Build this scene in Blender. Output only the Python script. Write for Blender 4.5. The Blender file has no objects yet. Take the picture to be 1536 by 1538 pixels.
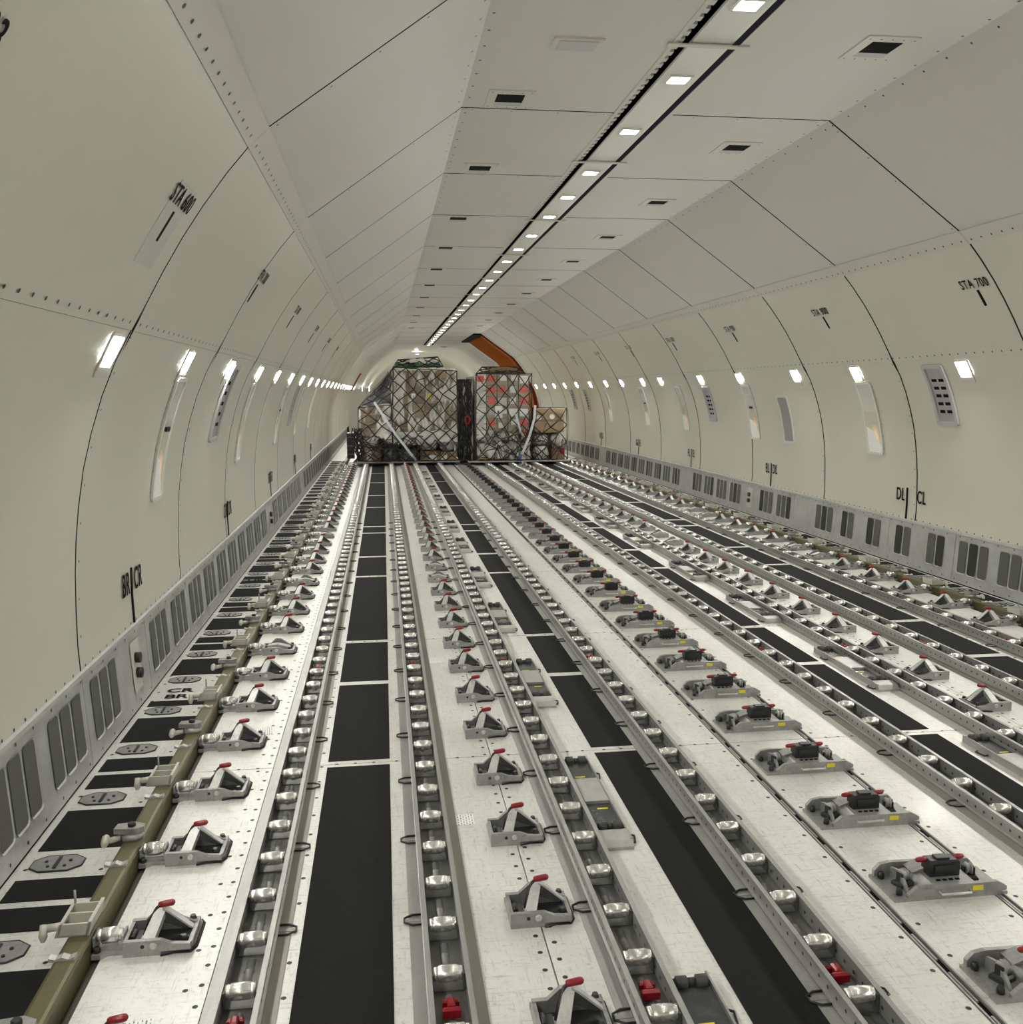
import bpy, math, random
from mathutils import Vector, Matrix

# ------------------------------------------------------------------ camera, world, exposure
SC = bpy.context.scene
COL = SC.collection
SC.view_settings.view_transform = 'Standard'
SC.view_settings.look = 'None'
SC.view_settings.gamma = 1.0
SC.view_settings.use_curve_mapping = False
SC.view_settings.exposure = 0.0

cam_d = bpy.data.cameras.new('camera')
cam_d.sensor_fit = 'HORIZONTAL'
cam_d.sensor_width = 36.0
cam_d.lens = 36.0 * 1415.0 / 1536.0
cam_d.clip_start = 0.05
cam_d.clip_end = 200
cam = bpy.data.objects.new('camera', cam_d)
COL.objects.link(cam)
RX = Vector((0.99101548, 0.02064296, -0.13214456))
RY = Vector((-0.13369041, 0.12410139, -0.98322211))
RZ = Vector((-0.00389729, 0.99205479, 0.12574617))
cam.matrix_world = Matrix((RX, RY, RZ)).to_4x4()
cam.location = (-1.7444, 0.0, 1.62)
SC.camera = cam

world = bpy.data.worlds.new('world')
SC.world = world
world.use_nodes = True
world.node_tree.nodes['Background'].inputs[0].default_value = (0.05, 0.05, 0.055, 1)
world.node_tree.nodes['Background'].inputs[1].default_value = 0.3

CEIL_LAMP = 105.0       # radiance of the lamp lenses set in the ceiling strip
WALL_LAMP = 285.0       # radiance of the lamp lenses along the walls

random.seed(7)
Y_NEAR, Y_FAR = -3.2, 36.0

# ------------------------------------------------------------------ materials
MATS = {}


def mat(name, base, rough=0.5, metal=0.0, var=0.0, vscale=3.0, stretch=(1, 1, 1), bump=0.0, bscale=60.0,
        speck=0.0, speck_col=(0.2, 0.19, 0.17), spec=0.5, world=True, coat=0.0, rvar=0.0):
    m = bpy.data.materials.new(name)
    m.use_nodes = True
    nt = m.node_tree
    N, L = nt.nodes, nt.links
    b = N['Principled BSDF']
    b.inputs['Roughness'].default_value = rough
    b.inputs['Metallic'].default_value = metal
    b.inputs['Specular IOR Level'].default_value = spec
    b.inputs['Coat Weight'].default_value = coat
    b.inputs['Base Color'].default_value = (*base, 1)
    if var or bump or speck or rvar:
        if world:
            g = N.new('ShaderNodeNewGeometry'); src = g.outputs['Position']
        else:
            g = N.new('ShaderNodeTexCoord'); src = g.outputs['Object']
        mp = N.new('ShaderNodeMapping')
        mp.inputs['Scale'].default_value = stretch
        L.new(src, mp.inputs['Vector'])
        col = None
        if var or rvar:
            nz = N.new('ShaderNodeTexNoise')
            nz.inputs['Scale'].default_value = vscale
            nz.inputs['Detail'].default_value = 6
            nz.inputs['Roughness'].default_value = 0.65
            L.new(mp.outputs['Vector'], nz.inputs['Vector'])
            rp = N.new('ShaderNodeValToRGB')
            rp.color_ramp.elements[0].position = 0.3
            rp.color_ramp.elements[1].position = 0.7
            lo = tuple(max(0, c * (1 - var)) for c in base); hi = tuple(min(1, c * (1 + var)) for c in base)
            rp.color_ramp.elements[0].color = (*lo, 1)
            rp.color_ramp.elements[1].color = (*hi, 1)
            L.new(nz.outputs['Fac'], rp.inputs['Fac'])
            col = rp.outputs['Color']
            if rvar:
                mr = N.new('ShaderNodeMapRange')
                mr.inputs['From Min'].default_value = 0.3; mr.inputs['From Max'].default_value = 0.7
                mr.inputs['To Min'].default_value = rough - rvar; mr.inputs['To Max'].default_value = rough + rvar
                L.new(nz.outputs['Fac'], mr.inputs['Value'])
                L.new(mr.outputs['Result'], b.inputs['Roughness'])
        if speck:
            facs = []
            for sc2, rz in (((14.0, 1.2, 1.0), 0.15), ((1.2, 14.0, 1.0), -0.1), ((7.0, 7.0, 7.0), 0.0)):
                n2 = N.new('ShaderNodeTexNoise')
                n2.inputs['Scale'].default_value = 7
                n2.inputs['Detail'].default_value = 7
                n2.inputs['Roughness'].default_value = 0.72
                mp2 = N.new('ShaderNodeMapping')
                mp2.inputs['Scale'].default_value = sc2
                mp2.inputs['Rotation'].default_value = (0, 0, rz)
                L.new(src, mp2.inputs['Vector'])
                L.new(mp2.outputs['Vector'], n2.inputs['Vector'])
                r2 = N.new('ShaderNodeMapRange')
                r2.inputs['From Min'].default_value = 0.55; r2.inputs['From Max'].default_value = 0.74
                r2.inputs['To Min'].default_value = 0.0; r2.inputs['To Max'].default_value = speck
                L.new(n2.outputs['Fac'], r2.inputs['Value'])
                facs.append(r2)
            m1 = N.new('ShaderNodeMath'); m1.operation = 'MAXIMUM'
            L.new(facs[0].outputs[0], m1.inputs[0]); L.new(facs[1].outputs[0], m1.inputs[1])
            r2 = N.new('ShaderNodeMath'); r2.operation = 'MAXIMUM'
            L.new(m1.outputs[0], r2.inputs[0]); L.new(facs[2].outputs[0], r2.inputs[1])
            mx = N.new('ShaderNodeMix'); mx.data_type = 'RGBA'
            L.new(r2.outputs[0], mx.inputs['Factor'])
            if col is not None:
                L.new(col, mx.inputs['A'])
            else:
                mx.inputs['A'].default_value = (*base, 1)
            mx.inputs['B'].default_value = (*speck_col, 1)
            col = mx.outputs['Result']
        if col is not None and var + speck > 0:
            L.new(col, b.inputs['Base Color'])
        if bump:
            n3 = N.new('ShaderNodeTexNoise')
            n3.inputs['Scale'].default_value = bscale
            n3.inputs['Detail'].default_value = 4
            L.new(mp.outputs['Vector'], n3.inputs['Vector'])
            bp = N.new('ShaderNodeBump')
            bp.inputs['Strength'].default_value = bump
            bp.inputs['Distance'].default_value = 0.01
            L.new(n3.outputs['Fac'], bp.inputs['Height'])
            L.new(bp.outputs['Normal'], b.inputs['Normal'])
    MATS[name] = m
    return m


def emis(name, col, strength):
    m = bpy.data.materials.new(name)
    m.use_nodes = True
    nt = m.node_tree
    nt.nodes.clear()
    o = nt.nodes.new('ShaderNodeOutputMaterial')
    e = nt.nodes.new('ShaderNodeEmission')
    e.inputs[0].default_value = (*col, 1)
    e.inputs[1].default_value = strength
    nt.links.new(e.outputs[0], o.inputs[0])
    MATS[name] = m
    return m


WALL = mat('wall_cream_paint', (0.60, 0.58, 0.49), 0.33, 0, 0.035, 0.7, bump=0.03, bscale=5, spec=0.45)
CEILM = mat('ceiling_grey_paint', (0.56, 0.545, 0.50), 0.42, 0, 0.03, 0.6, bump=0.02, bscale=6, spec=0.4)
STRIPM = mat('light_strip_paint', (0.66, 0.66, 0.60), 0.3, 0, 0.03, 2)
TRIMM = mat('seam_strip_paint', (0.56, 0.54, 0.48), 0.4, 0, 0.02, 2)
DARK = mat('dark_gap', (0.008, 0.0075, 0.007), 0.9, spec=0.1)
EDGE_SHADE = mat('panel_edge_shade', (0.02, 0.018, 0.015), 0.7)  # dark colour put on panel edges to shade the joints
SCREW = mat('screw_head_black', (0.02, 0.02, 0.018), 0.5)
KICK = mat('kick_panel_metal', (0.47, 0.475, 0.46), 0.42, 0.25, 0.12, 6, speck=0.5, speck_col=(0.25, 0.25, 0.24))
MESHG = mat('grille_mesh_grey', (0.10, 0.10, 0.088), 0.7, 0.0, 0.2, 150, world=True)
MESHB = mat('grille_mesh_dark', (0.025, 0.024, 0.018), 0.7, 0.0, 0.3, 40)
FLOORM = mat('floor_bare_metal', (0.74, 0.735, 0.70), 0.40, 0.30, 0.08, 4, stretch=(1, 0.5, 1), bump=0.05, bscale=30, speck=0.75,
             speck_col=(0.26, 0.245, 0.22), rvar=0.10)
SUBFL = mat('subfloor_dark', (0.062, 0.056, 0.046), 0.7)
BLACKM = mat('anti_slip_black', (0.0085, 0.0085, 0.008), 0.9, 0, 0.2, 40, bump=0.3, bscale=400, spec=0.25, speck=0.02, speck_col=(0.3, 0.3, 0.28))
RAILM = mat('track_aluminium', (0.39, 0.39, 0.375), 0.40, 0.6, 0.14, 12, stretch=(1, 0.2, 1), speck=0.4, speck_col=(0.2, 0.2, 0.19))
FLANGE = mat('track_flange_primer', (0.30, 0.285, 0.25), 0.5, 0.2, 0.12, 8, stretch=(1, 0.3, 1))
TRAYIN = mat('track_inside', (0.16, 0.16, 0.15), 0.45, 0.6, 0.2, 14)
CONDM = mat('conduit_grey', (0.24, 0.24, 0.23), 0.4, 0.5, 0.2, 14)
STEEL = mat('roller_steel', (0.80, 0.80, 0.78), 0.26, 0.9, 0.06, 40, world=False)
STEELD = mat('roller_grey', (0.36, 0.36, 0.36), 0.33, 0.8, 0.1, 40, world=False)
CAST = mat('cast_grey_metal', (0.34, 0.34, 0.33), 0.40, 0.5, 0.15, 20, bump=0.05, bscale=120, speck=0.6, speck_col=(0.10, 0.10, 0.095))
CAST_SHADE = mat('cast_metal_shaded', (0.075, 0.075, 0.07), 0.5, 0.3, 0.2, 20)  # cast metal coloured dark for the shaded cavity beside the pawl
CASTL = mat('cast_light_metal', (0.58, 0.58, 0.565), 0.42, 0.45, 0.2, 25, stretch=(1, 1, .4), speck=0.4, speck_col=(0.2, 0.2, 0.2))
CASTW = mat('bracket_pale_metal', (0.56, 0.545, 0.48), 0.4, 0.2, 0.08, 20)
BLK = mat('black_plastic', (0.014, 0.014, 0.014), 0.32, 0)
RED = mat('red_plastic', (0.26, 0.005, 0.012), 0.28, 0, spec=0.6)
OLIVE = mat('rail_olive_primer', (0.115, 0.103, 0.046), 0.42, 0.35, 0.2, 7, stretch=(1, 0.12, 1), speck=0.35, speck_col=(0.07, 0.065, 0.035))
YELL = mat('yellow_label', (0.75, 0.62, 0.02), 0.5)
WHITEL = mat('white_label', (0.80, 0.80, 0.76), 0.5)
LABG = mat('grey_label', (0.55, 0.54, 0.5), 0.5)
INK = mat('black_ink', (0.005, 0.005, 0.005), 0.7, spec=0.1)
GREYP = mat('grey_placard', (0.54, 0.53, 0.49), 0.4)
ORANGE = mat('door_orange_primer', (0.46, 0.15, 0.022), 0.5, 0, 0.15, 3)
DKRED = mat('door_red_paint', (0.20, 0.022, 0.012), 0.45, 0, 0.2, 4)
PANE = mat('window_shade_pale', (0.64, 0.63, 0.56), 0.22, 0, 0.03, 4, spec=0.6)
GRILLEP = mat('wall_grille_grey', (0.47, 0.47, 0.465), 0.4, 0.1, 0.05, 12)
GRILLEI = mat('wall_grille_inner', (0.37, 0.37, 0.37), 0.4, 0.1, 0.05, 12)
BLANKP = mat('blank_panel_grey', (0.30, 0.30, 0.295), 0.4, 0.1, 0.05, 12)
PLATEM = mat('drive_unit_plate', (0.42, 0.42, 0.40), 0.38, 0.5, 0.12, 14, speck=0.3, speck_col=(0.2, 0.2, 0.19))
PDUT = mat('drive_unit_black', (0.045, 0.05, 0.05), 0.25, 0.2, 0.4, 20)
RUB = mat('drive_rubber', (0.05, 0.048, 0.044), 0.6, 0, 0.2, 40)
CARTON = mat('cardboard_brown', (0.33, 0.235, 0.14), 0.75, 0, 0.14, 6)
CARTON2 = mat('cardboard_dark', (0.22, 0.155, 0.095), 0.75, 0, 0.2, 6)
CARTON3 = mat('cardboard_greyish', (0.36, 0.31, 0.24), 0.7, 0, 0.1, 6)
BAG = mat('white_bag_film', (0.66, 0.65, 0.61), 0.3, 0, 0.25, 7, bump=0.5, bscale=12)
BAGG = mat('grey_bag_film', (0.16, 0.16, 0.155), 0.3, 0, 0.5, 8, bump=0.5, bscale=12)
PINK = mat('pink_red_label', (0.72, 0.13, 0.10), 0.6)
GREENF = mat('green_cover', (0.07, 0.16, 0.09), 0.5, 0, 0.3, 5)
CORD = mat('net_cord_black', (0.016, 0.014, 0.013), 0.7)
STRAP = mat('strap_grey_white', (0.55, 0.56, 0.58), 0.5, 0, 0.15, 30)
BLUE = mat('strap_blue_end', (0.05, 0.09, 0.30), 0.5)
WOOD = mat('pallet_wood', (0.42, 0.30, 0.17), 0.7, 0, 0.2, 8)
PALSKIN = mat('pallet_aluminium', (0.62, 0.62, 0.60), 0.4, 0.6, 0.1, 6)
LENS_C = emis('ceiling_lamp_lens', (1.0, 0.985, 0.90), CEIL_LAMP)
LENS_W = emis('wall_lamp_lens', (1.0, 0.99, 0.935), WALL_LAMP)
SIGNAL = emis('signal_lamp_red', (1.0, 0.25, 0.1), 2.0)


def film_mat():
    m = bpy.data.materials.new('clear_wrap_film')
    m.use_nodes = True
    nt = m.node_tree; N, L = nt.nodes, nt.links
    b = N['Principled BSDF']
    b.inputs['Base Color'].default_value = (0.80, 0.77, 0.70, 1)
    b.inputs['Roughness'].default_value = 0.22
    tc = N.new('ShaderNodeNewGeometry')
    mp = N.new('ShaderNodeMapping'); mp.inputs['Scale'].default_value = (3.2, 1, 1.0)
    mp.inputs['Rotation'].default_value = (0, 0.35, 0)
    L.new(tc.outputs['Position'], mp.inputs['Vector'])
    nz = N.new('ShaderNodeTexNoise'); nz.inputs['Scale'].default_value = 2.2; nz.inputs['Detail'].default_value = 7
    L.new(mp.outputs['Vector'], nz.inputs['Vector'])
    rp = N.new('ShaderNodeValToRGB')
    rp.color_ramp.elements[0].position = 0.45; rp.color_ramp.elements[0].color = (0.08, 0.08, 0.08, 1)
    rp.color_ramp.elements[1].position = 0.58; rp.color_ramp.elements[1].color = (0.85, 0.85, 0.85, 1)
    L.new(nz.outputs['Fac'], rp.inputs['Fac'])
    L.new(rp.outputs['Color'], b.inputs['Alpha'])
    bp = N.new('ShaderNodeBump'); bp.inputs['Strength'].default_value = 0.6; bp.inputs['Distance'].default_value = 0.05
    L.new(nz.outputs['Fac'], bp.inputs['Height']); L.new(bp.outputs['Normal'], b.inputs['Normal'])
    return m


FILM = film_mat()


def lit_pane():
    """Window pane with the warm glow of outside lamps painted in as emission, brighter round one spot."""
    m = bpy.data.materials.new('window_lit_pane')
    m.use_nodes = True
    nt = m.node_tree; N, L = nt.nodes, nt.links
    b = N['Principled BSDF']
    b.inputs['Base Color'].default_value = (0.58, 0.54, 0.44, 1)
    b.inputs['Roughness'].default_value = 0.15
    tc = N.new('ShaderNodeTexCoord')
    mp = N.new('ShaderNodeMapping')
    mp.inputs['Location'].default_value = (-0.15, 1.2, 0)
    mp.inputs['Scale'].default_value = (9, 5.5, 0)
    L.new(tc.outputs['Object'], mp.inputs['Vector'])
    gr = N.new('ShaderNodeTexGradient'); gr.gradient_type = 'SPHERICAL'
    L.new(mp.outputs['Vector'], gr.inputs['Vector'])
    rp = N.new('ShaderNodeValToRGB')
    e = rp.color_ramp.elements
    e[0].position = 0.15; e[0].color = (0.0, 0.0, 0.0, 1)
    e[1].position = 1.0; e[1].color = (1.0, 0.72, 0.28, 1)
    k = rp.color_ramp.elements.new(0.55); k.color = (0.42, 0.20, 0.07, 1)
    L.new(gr.outputs['Fac'], rp.inputs['Fac'])
    L.new(rp.outputs['Color'], b.inputs['Emission Color'])
    b.inputs['Emission Strength'].default_value = 0.8
    return m


GLOWP = lit_pane()  # emission gradient paints the glow onto the pane


def print_mat(name, sx, sy):
    """White placard with lines of small unreadable print."""
    m = bpy.data.materials.new(name)
    m.use_nodes = True
    nt = m.node_tree; N, L = nt.nodes, nt.links
    b = N['Principled BSDF']; b.inputs['Roughness'].default_value = 0.5
    tc = N.new('ShaderNodeTexCoord')
    mp = N.new('ShaderNodeMapping'); mp.inputs['Scale'].default_value = (sx, sy, 1)
    L.new(tc.outputs['Object'], mp.inputs['Vector'])
    br = N.new('ShaderNodeTexBrick')
    br.inputs['Color1'].default_value = (0.14, 0.14, 0.14, 1)
    br.inputs['Color2'].default_value = (0.5, 0.5, 0.48, 1)
    br.inputs['Mortar'].default_value = (0.88, 0.88, 0.86, 1)
    br.inputs['Scale'].default_value = 1.0
    br.inputs['Mortar Size'].default_value = 0.14
    br.inputs['Brick Width'].default_value = 0.9
    br.inputs['Row Height'].default_value = 0.42
    L.new(mp.outputs['Vector'], br.inputs['Vector'])
    L.new(br.outputs['Color'], b.inputs['Base Color'])
    return m


PRINT = print_mat('placard_print', 40, 40)

# ------------------------------------------------------------------ mesh helpers


class MB:
    """Collects geometry; build() links it as ONE mesh object."""

    def __init__(s):
        s.v, s.f, s.sm = [], [], []

    def add(s, vs, fs, smooth=False):
        o = len(s.v)
        s.v += [tuple(p) for p in vs]
        for f in fs:
            s.f.append([i + o for i in f]); s.sm.append(smooth)
        return s

    def box(s, x0, x1, y0, y1, z0, z1):
        return s.add([(x0, y0, z0), (x1, y0, z0), (x1, y1, z0), (x0, y1, z0), (x0, y0, z1), (x1, y0, z1), (x1, y1, z1), (x0, y1, z1)],
                     [(0, 3, 2, 1), (4, 5, 6, 7), (0, 1, 5, 4), (1, 2, 6, 5), (2, 3, 7, 6), (3, 0, 4, 7)])

    def cbox(s, x0, x1, y0, y1, z0, z1, c):
        """box with its top edges chamfered by c"""
        return s.add([(x0, y0, z0), (x1, y0, z0), (x1, y1, z0), (x0, y1, z0),
                      (x0, y0, z1 - c), (x1, y0, z1 - c), (x1, y1, z1 - c), (x0, y1, z1 - c),
                      (x0 + c, y0 + c, z1), (x1 - c, y0 + c, z1), (x1 - c, y1 - c, z1), (x0 + c, y1 - c, z1)],
                     [(0, 3, 2, 1), (0, 1, 5, 4), (1, 2, 6, 5), (2, 3, 7, 6), (3, 0, 4, 7),
                      (4, 5, 9, 8), (5, 6, 10, 9), (6, 7, 11, 10), (7, 4, 8, 11), (8, 9, 10, 11)])

    def prism(s, poly, axis, a0, a1):
        """polygon in the two other axes, extruded along axis"""
        n = len(poly)

        def P(p, a):
            if axis == 'x': return (a, p[0], p[1])
            if axis == 'y': return (p[0], a, p[1])
            return (p[0], p[1], a)
        vs = [P(p, a0) for p in poly] + [P(p, a1) for p in poly]
        fs = [tuple(range(n))[::-1], tuple(range(n, 2 * n))] + [(i, (i + 1) % n, n + (i + 1) % n, n + i) for i in range(n)]
        return s.add(vs, fs)

    def lathe(s, p0, p1, prof, n=10, smooth=True):
        """rings of (t, r) along p0->p1, closed at both ends"""
        p0, p1 = Vector(p0), Vector(p1)
        d = (p1 - p0).normalized()
        u = d.orthogonal().normalized(); w = d.cross(u)
        vs = []
        for t, r in prof:
            c = p0.lerp(p1, t)
            for k in range(n):
                a = 2 * math.pi * k / n
                vs.append(c + u * (r * math.cos(a)) + w * (r * math.sin(a)))
        fs = []
        for i in range(len(prof) - 1):
            for k in range(n):
                fs.append((i * n + k, i * n + (k + 1) % n, (i + 1) * n + (k + 1) % n, (i + 1) * n + k))
        s.add(vs, fs, smooth)
        o = len(s.v) - len(vs)
        s.f.append([o + k for k in range(n)][::-1]); s.sm.append(False)
        m = (len(prof) - 1) * n
        s.f.append([o + m + k for k in range(n)]); s.sm.append(False)
        return s

    def cyl(s, p0, p1, r, n=10, r1=None):
        return s.lathe(p0, p1, [(0, r), (1, r if r1 is None else r1)], n)

    def tube(s, pts, r, n=5):
        for a, b in zip(pts[:-1], pts[1:]):
            s.lathe(a, b, [(0, r), (1, r)], n)
        return s

    def path(s, pts, r, n=6, closed=False):
        """one continuous tube through pts"""
        pts = [Vector(p) for p in pts]
        m = len(pts)
        vs = []
        for i, p in enumerate(pts):
            a = pts[(i - 1) % m] if (closed or i > 0) else p
            b = pts[(i + 1) % m] if (closed or i < m - 1) else p
            d = (b - a).normalized()
            ref = Vector((0, 0, 1)) if abs(d.z) < 0.9 else Vector((0, 1, 0))
            u = d.cross(ref).normalized(); w = u.cross(d)
            for k in range(n):
                t = 2 * math.pi * k / n
                vs.append(p + u * (r * math.cos(t)) + w * (r * math.sin(t)))
        fs = []
        for i in range(m if closed else m - 1):
            j = (i + 1) % m
            for k in range(n):
                fs.append((i * n + k, i * n + (k + 1) % n, j * n + (k + 1) % n, j * n + k))
        if not closed:
            fs.append(tuple(range(n))[::-1]); fs.append(tuple(range((m - 1) * n, m * n)))
        return s.add(vs, fs, True)

    def mesh(s, name, m):
        me = bpy.data.meshes.new(name)
        me.from_pydata(s.v, [], s.f)
        me.polygons.foreach_set('use_smooth', s.sm)
        if m: me.materials.append(m)
        me.update()
        return me

    def build(s, name, m, parent=None, loc=(0, 0, 0)):
        return put(name, s.mesh(name, m), parent, loc)


def put(name, me, parent=None, loc=(0, 0, 0), rot=None, scale=None):
    o = bpy.data.objects.new(name, me)
    COL.objects.link(o)
    o.location = loc
    if rot: o.rotation_euler = rot
    if scale: o.scale = scale
    if parent: o.parent = parent
    return o


def tag(o, label=None, cat=None, group=None, kind=None):
    if label: o['label'] = label
    if cat: o['category'] = cat
    if group: o['group'] = group
    if kind: o['kind'] = kind
    return o


def thing(name, loc=(0, 0, 0), scale=None, label=None, cat=None, group=None, kind=None):
    o = put(name, None, None, loc, None, scale)
    return tag(o, label, cat, group, kind)


def rounded_rect(w, h, r, n=4):
    pts = []
    for cx, cy, a0 in ((w / 2 - r, h / 2 - r, 0), (-w / 2 + r, h / 2 - r, 90), (-w / 2 + r, -h / 2 + r, 180), (w / 2 - r, -h / 2 + r, 270)):
        for k in range(n + 1):
            a = math.radians(a0 + 90 * k / n)
            pts.append((cx + r * math.cos(a), cy + r * math.sin(a)))
    return pts


# ------------------------------------------------------------------ the tube: profile and wall mapping
PROF = [(3.056, 0.42), (3.062, 0.55), (3.060, 0.70), (3.054, 0.86), (3.043, 1.00), (3.024, 1.15), (2.995, 1.31), (2.955, 1.46),
        (2.905, 1.61), (2.845, 1.75), (2.775, 1.88), (2.712, 1.99), (2.640, 2.12), (2.555, 2.26), (2.470, 2.385), (2.368, 2.52), (2.24, 2.67)]
SEAM2 = (1.22, 3.40)
LOWER = PROF[:11]
UPPER = PROF[10:]
ARC = [0.0]
for _a, _b in zip(PROF[:-1], PROF[1:]):
    ARC.append(ARC[-1] + math.dist(_a, _b))


def prof_at_arc(t):
    t = max(0.0, min(ARC[-1] - 1e-6, t))
    for i in range(len(ARC) - 1):
        if ARC[i] <= t <= ARC[i + 1]:
            k = (t - ARC[i]) / (ARC[i + 1] - ARC[i])
            a, b = PROF[i], PROF[i + 1]
            p = (a[0] + (b[0] - a[0]) * k, a[1] + (b[1] - a[1]) * k)
            # smooth normal from a wider secant
            j0, j1 = max(0, i - 1), min(len(PROF) - 1, i + 2)
            tx, tz = PROF[j1][0] - PROF[j0][0], PROF[j1][1] - PROF[j0][1]
            l = math.hypot(tx, tz)
            return p, (tx / l, tz / l)


def arc_at_z(z):
    for i in range(len(PROF) - 1):
        if PROF[i][1] <= z <= PROF[i + 1][1]:
            k = (z - PROF[i][1]) / (PROF[i + 1][1] - PROF[i][1])
            return ARC[i] + k * (ARC[i + 1] - ARC[i])
    return 0.0


def wall_point(side, y, t, w=0.0):
    """side -1/1; y along the hull; t arc length up the wall; w height off the wall, inwards"""
    (x, z), (tx, tz) = prof_at_arc(t)
    # inward normal of the right wall profile (tangent rotated left)
    nx, nz = -tz, tx
    return Vector((side * (x + nx * w), y, z + nz * w))


class WallMB(MB):
    """local (u, v, w): u reads left to right when facing the wall, v up the wall, w off the wall"""

    def __init__(s, side, y, z):
        super().__init__()
        s.side, s.y, s.t0 = side, y, arc_at_z(z)
        s.base = wall_point(side, y, s.t0)

    def mapped(s):
        out = []
        for u, v, w in s.v:
            p = wall_point(s.side, s.y + (u if s.side < 0 else -u), s.t0 + v, w)
            out.append(tuple(p - s.base))
        return out

    def build(s, name, m, parent=None):
        s.v = s.mapped()
        return MB.build(s, name, m, parent, (0, 0, 0) if parent else s.base)

    def ring(s, w, h, r, bw, w0, w1, nv=8):
        """rounded frame, bw wide, standing from w0 to w1 off the wall"""
        outer = rounded_rect(w, h, r); inner = rounded_rect(w - 2 * bw, h - 2 * bw, max(0.005, r - bw * 0.6))

        def dens(pts):
            res = []
            for a, b in zip(pts, pts[1:] + pts[:1]):
                k = max(1, int(abs(b[1] - a[1]) / 0.12))
                res += [(a[0] + (b[0] - a[0]) * i / k, a[1] + (b[1] - a[1]) * i / k) for i in range(k)]
            return res
        o, i_ = dens(outer), dens(inner)
        # the two outlines have the same corner counts; equalise
        n = max(len(o), len(i_))

        def even(pts, n):
            # resample so that both have n points, by padding long edges
            while len(pts) < n:
                ls = [math.dist(pts[k], pts[(k + 1) % len(pts)]) for k in range(len(pts))]
                k = ls.index(max(ls)); a, b = pts[k], pts[(k + 1) % len(pts)]
                pts = pts[:k + 1] + [((a[0] + b[0]) / 2, (a[1] + b[1]) / 2)] + pts[k + 1:]
            return pts
        o, i_ = even(o, n), even(i_, n)
        vs = [(p[0], p[1], w0) for p in o] + [(p[0], p[1], w1) for p in o] + [(p[0], p[1], w1) for p in i_] + [(p[0], p[1], w0) for p in i_]
        fs = []
        for k in range(n):
            j = (k + 1) % n
            for a in range(3):
                fs.append((a * n + k, a * n + j, (a + 1) * n + j, (a + 1) * n + k))
        return s.add(vs, fs)

    def plate(s, x0, x1, v0, v1, w0, w1):
        k = max(1, int(abs(v1 - v0) / 0.1))
        vs, fs = [], []
        for i in range(k + 1):
            v = v0 + (v1 - v0) * i / k
            vs += [(x0, v, w1), (x1, v, w1), (x0, v, w0), (x1, v, w0)]
        for i in range(k):
            a = 4 * i
            fs += [(a, a + 1, a + 5, a + 4), (a + 2, a + 6, a + 7, a + 3), (a, a + 4, a + 6, a + 2), (a + 1, a + 3, a + 7, a + 5)]
        fs += [(0, 2, 3, 1), (4 * k, 4 * k + 1, 4 * k + 3, 4 * k + 2)]
        return s.add(vs, fs)


def wall_text(txt, side, y, z, size, parent, name, squeeze=0.72, off=0.006, mtl=None, bold=0.03):
    cu = bpy.data.curves.new(name, 'FONT')
    cu.body = txt
    cu.size = size
    cu.align_x = 'CENTER'; cu.align_y = 'CENTER'
    cu.offset = size * 0.010
    cu.space_character = 1.16
    tmp = bpy.data.objects.new('tmp', cu)
    COL.objects.link(tmp)
    dg = bpy.context.evaluated_depsgraph_get()
    me = bpy.data.meshes.new_from_object(tmp.evaluated_get(dg))
    bpy.data.objects.remove(tmp); bpy.data.curves.remove(cu)
    t0 = arc_at_z(z)
    # heavy strokes: the same letters printed three times, a hair apart
    flat = [(v.co.x, v.co.y) for v in me.vertices]
    faces = [tuple(p.vertices) for p in me.polygons]
    bpy.data.meshes.remove(me)
    b = MB()
    for k, dx in enumerate((-bold * size, 0.0, bold * size)):
        pts = []
        for px, pz in flat:
            u = (px + dx) * squeeze
            pts.append(wall_point(side, y + (u if side < 0 else -u), t0 + pz, off + 0.0004 * k))
        b.add(pts, faces)
    return b.build(name, mtl or INK, parent)


# ------------------------------------------------------------------ stations
ST = [-2.0, 0.0, 2.05, 4.14, 6.18, 7.98, 9.80, 11.87, 13.95, 16.03, 18.11, 20.2, 22.3, 24.4, 26.5, 28.6, 30.7, 32.8, 34.4, 36.0]
G = 0.006         # half of a joint between panels
DOOR0, DOOR1 = 28.9, 33.4


def sheet(profile, side, y0, y1, th=0.012, flip=False):
    """curved panel: inner face on the profile, thickness outwards"""
    b = MB()
    n = len(profile)
    pts = [(side * p[0], p[1]) for p in profile]
    nr = []
    for i in range(n):
        a, c = profile[max(0, i - 1)], profile[min(n - 1, i + 1)]
        tx, tz = c[0] - a[0], c[1] - a[1]; l = math.hypot(tx, tz)
        nr.append((side * tz / l, -tx / l))          # outwards
    vs, fs = [], []
    for y in (y0, y1):
        vs += [(p[0], y, p[1]) for p in pts]
    b.add(vs, [((i, i + 1, n + i + 1, n + i) if side > 0 else (i, n + i, n + i + 1, i + 1)) for i in range(n - 1)], True)
    ve = []
    for y in (y0, y1):
        ve += [(p[0], y, p[1]) for p in pts] + [(p[0] + q[0] * th, y, p[1] + q[1] * th) for p, q in zip(pts, nr)]
    fe = []
    for s0 in (0, 2 * n):
        fe += [(s0 + i, s0 + i + 1, s0 + n + i + 1, s0 + n + i) for i in range(n - 1)]
    fe += [(0, n, 3 * n, 2 * n), (n - 1, 2 * n - 1, 4 * n - 1, 3 * n - 1)]
    b.add(ve, fe)
    b.edge0 = n - 1
    return b


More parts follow.
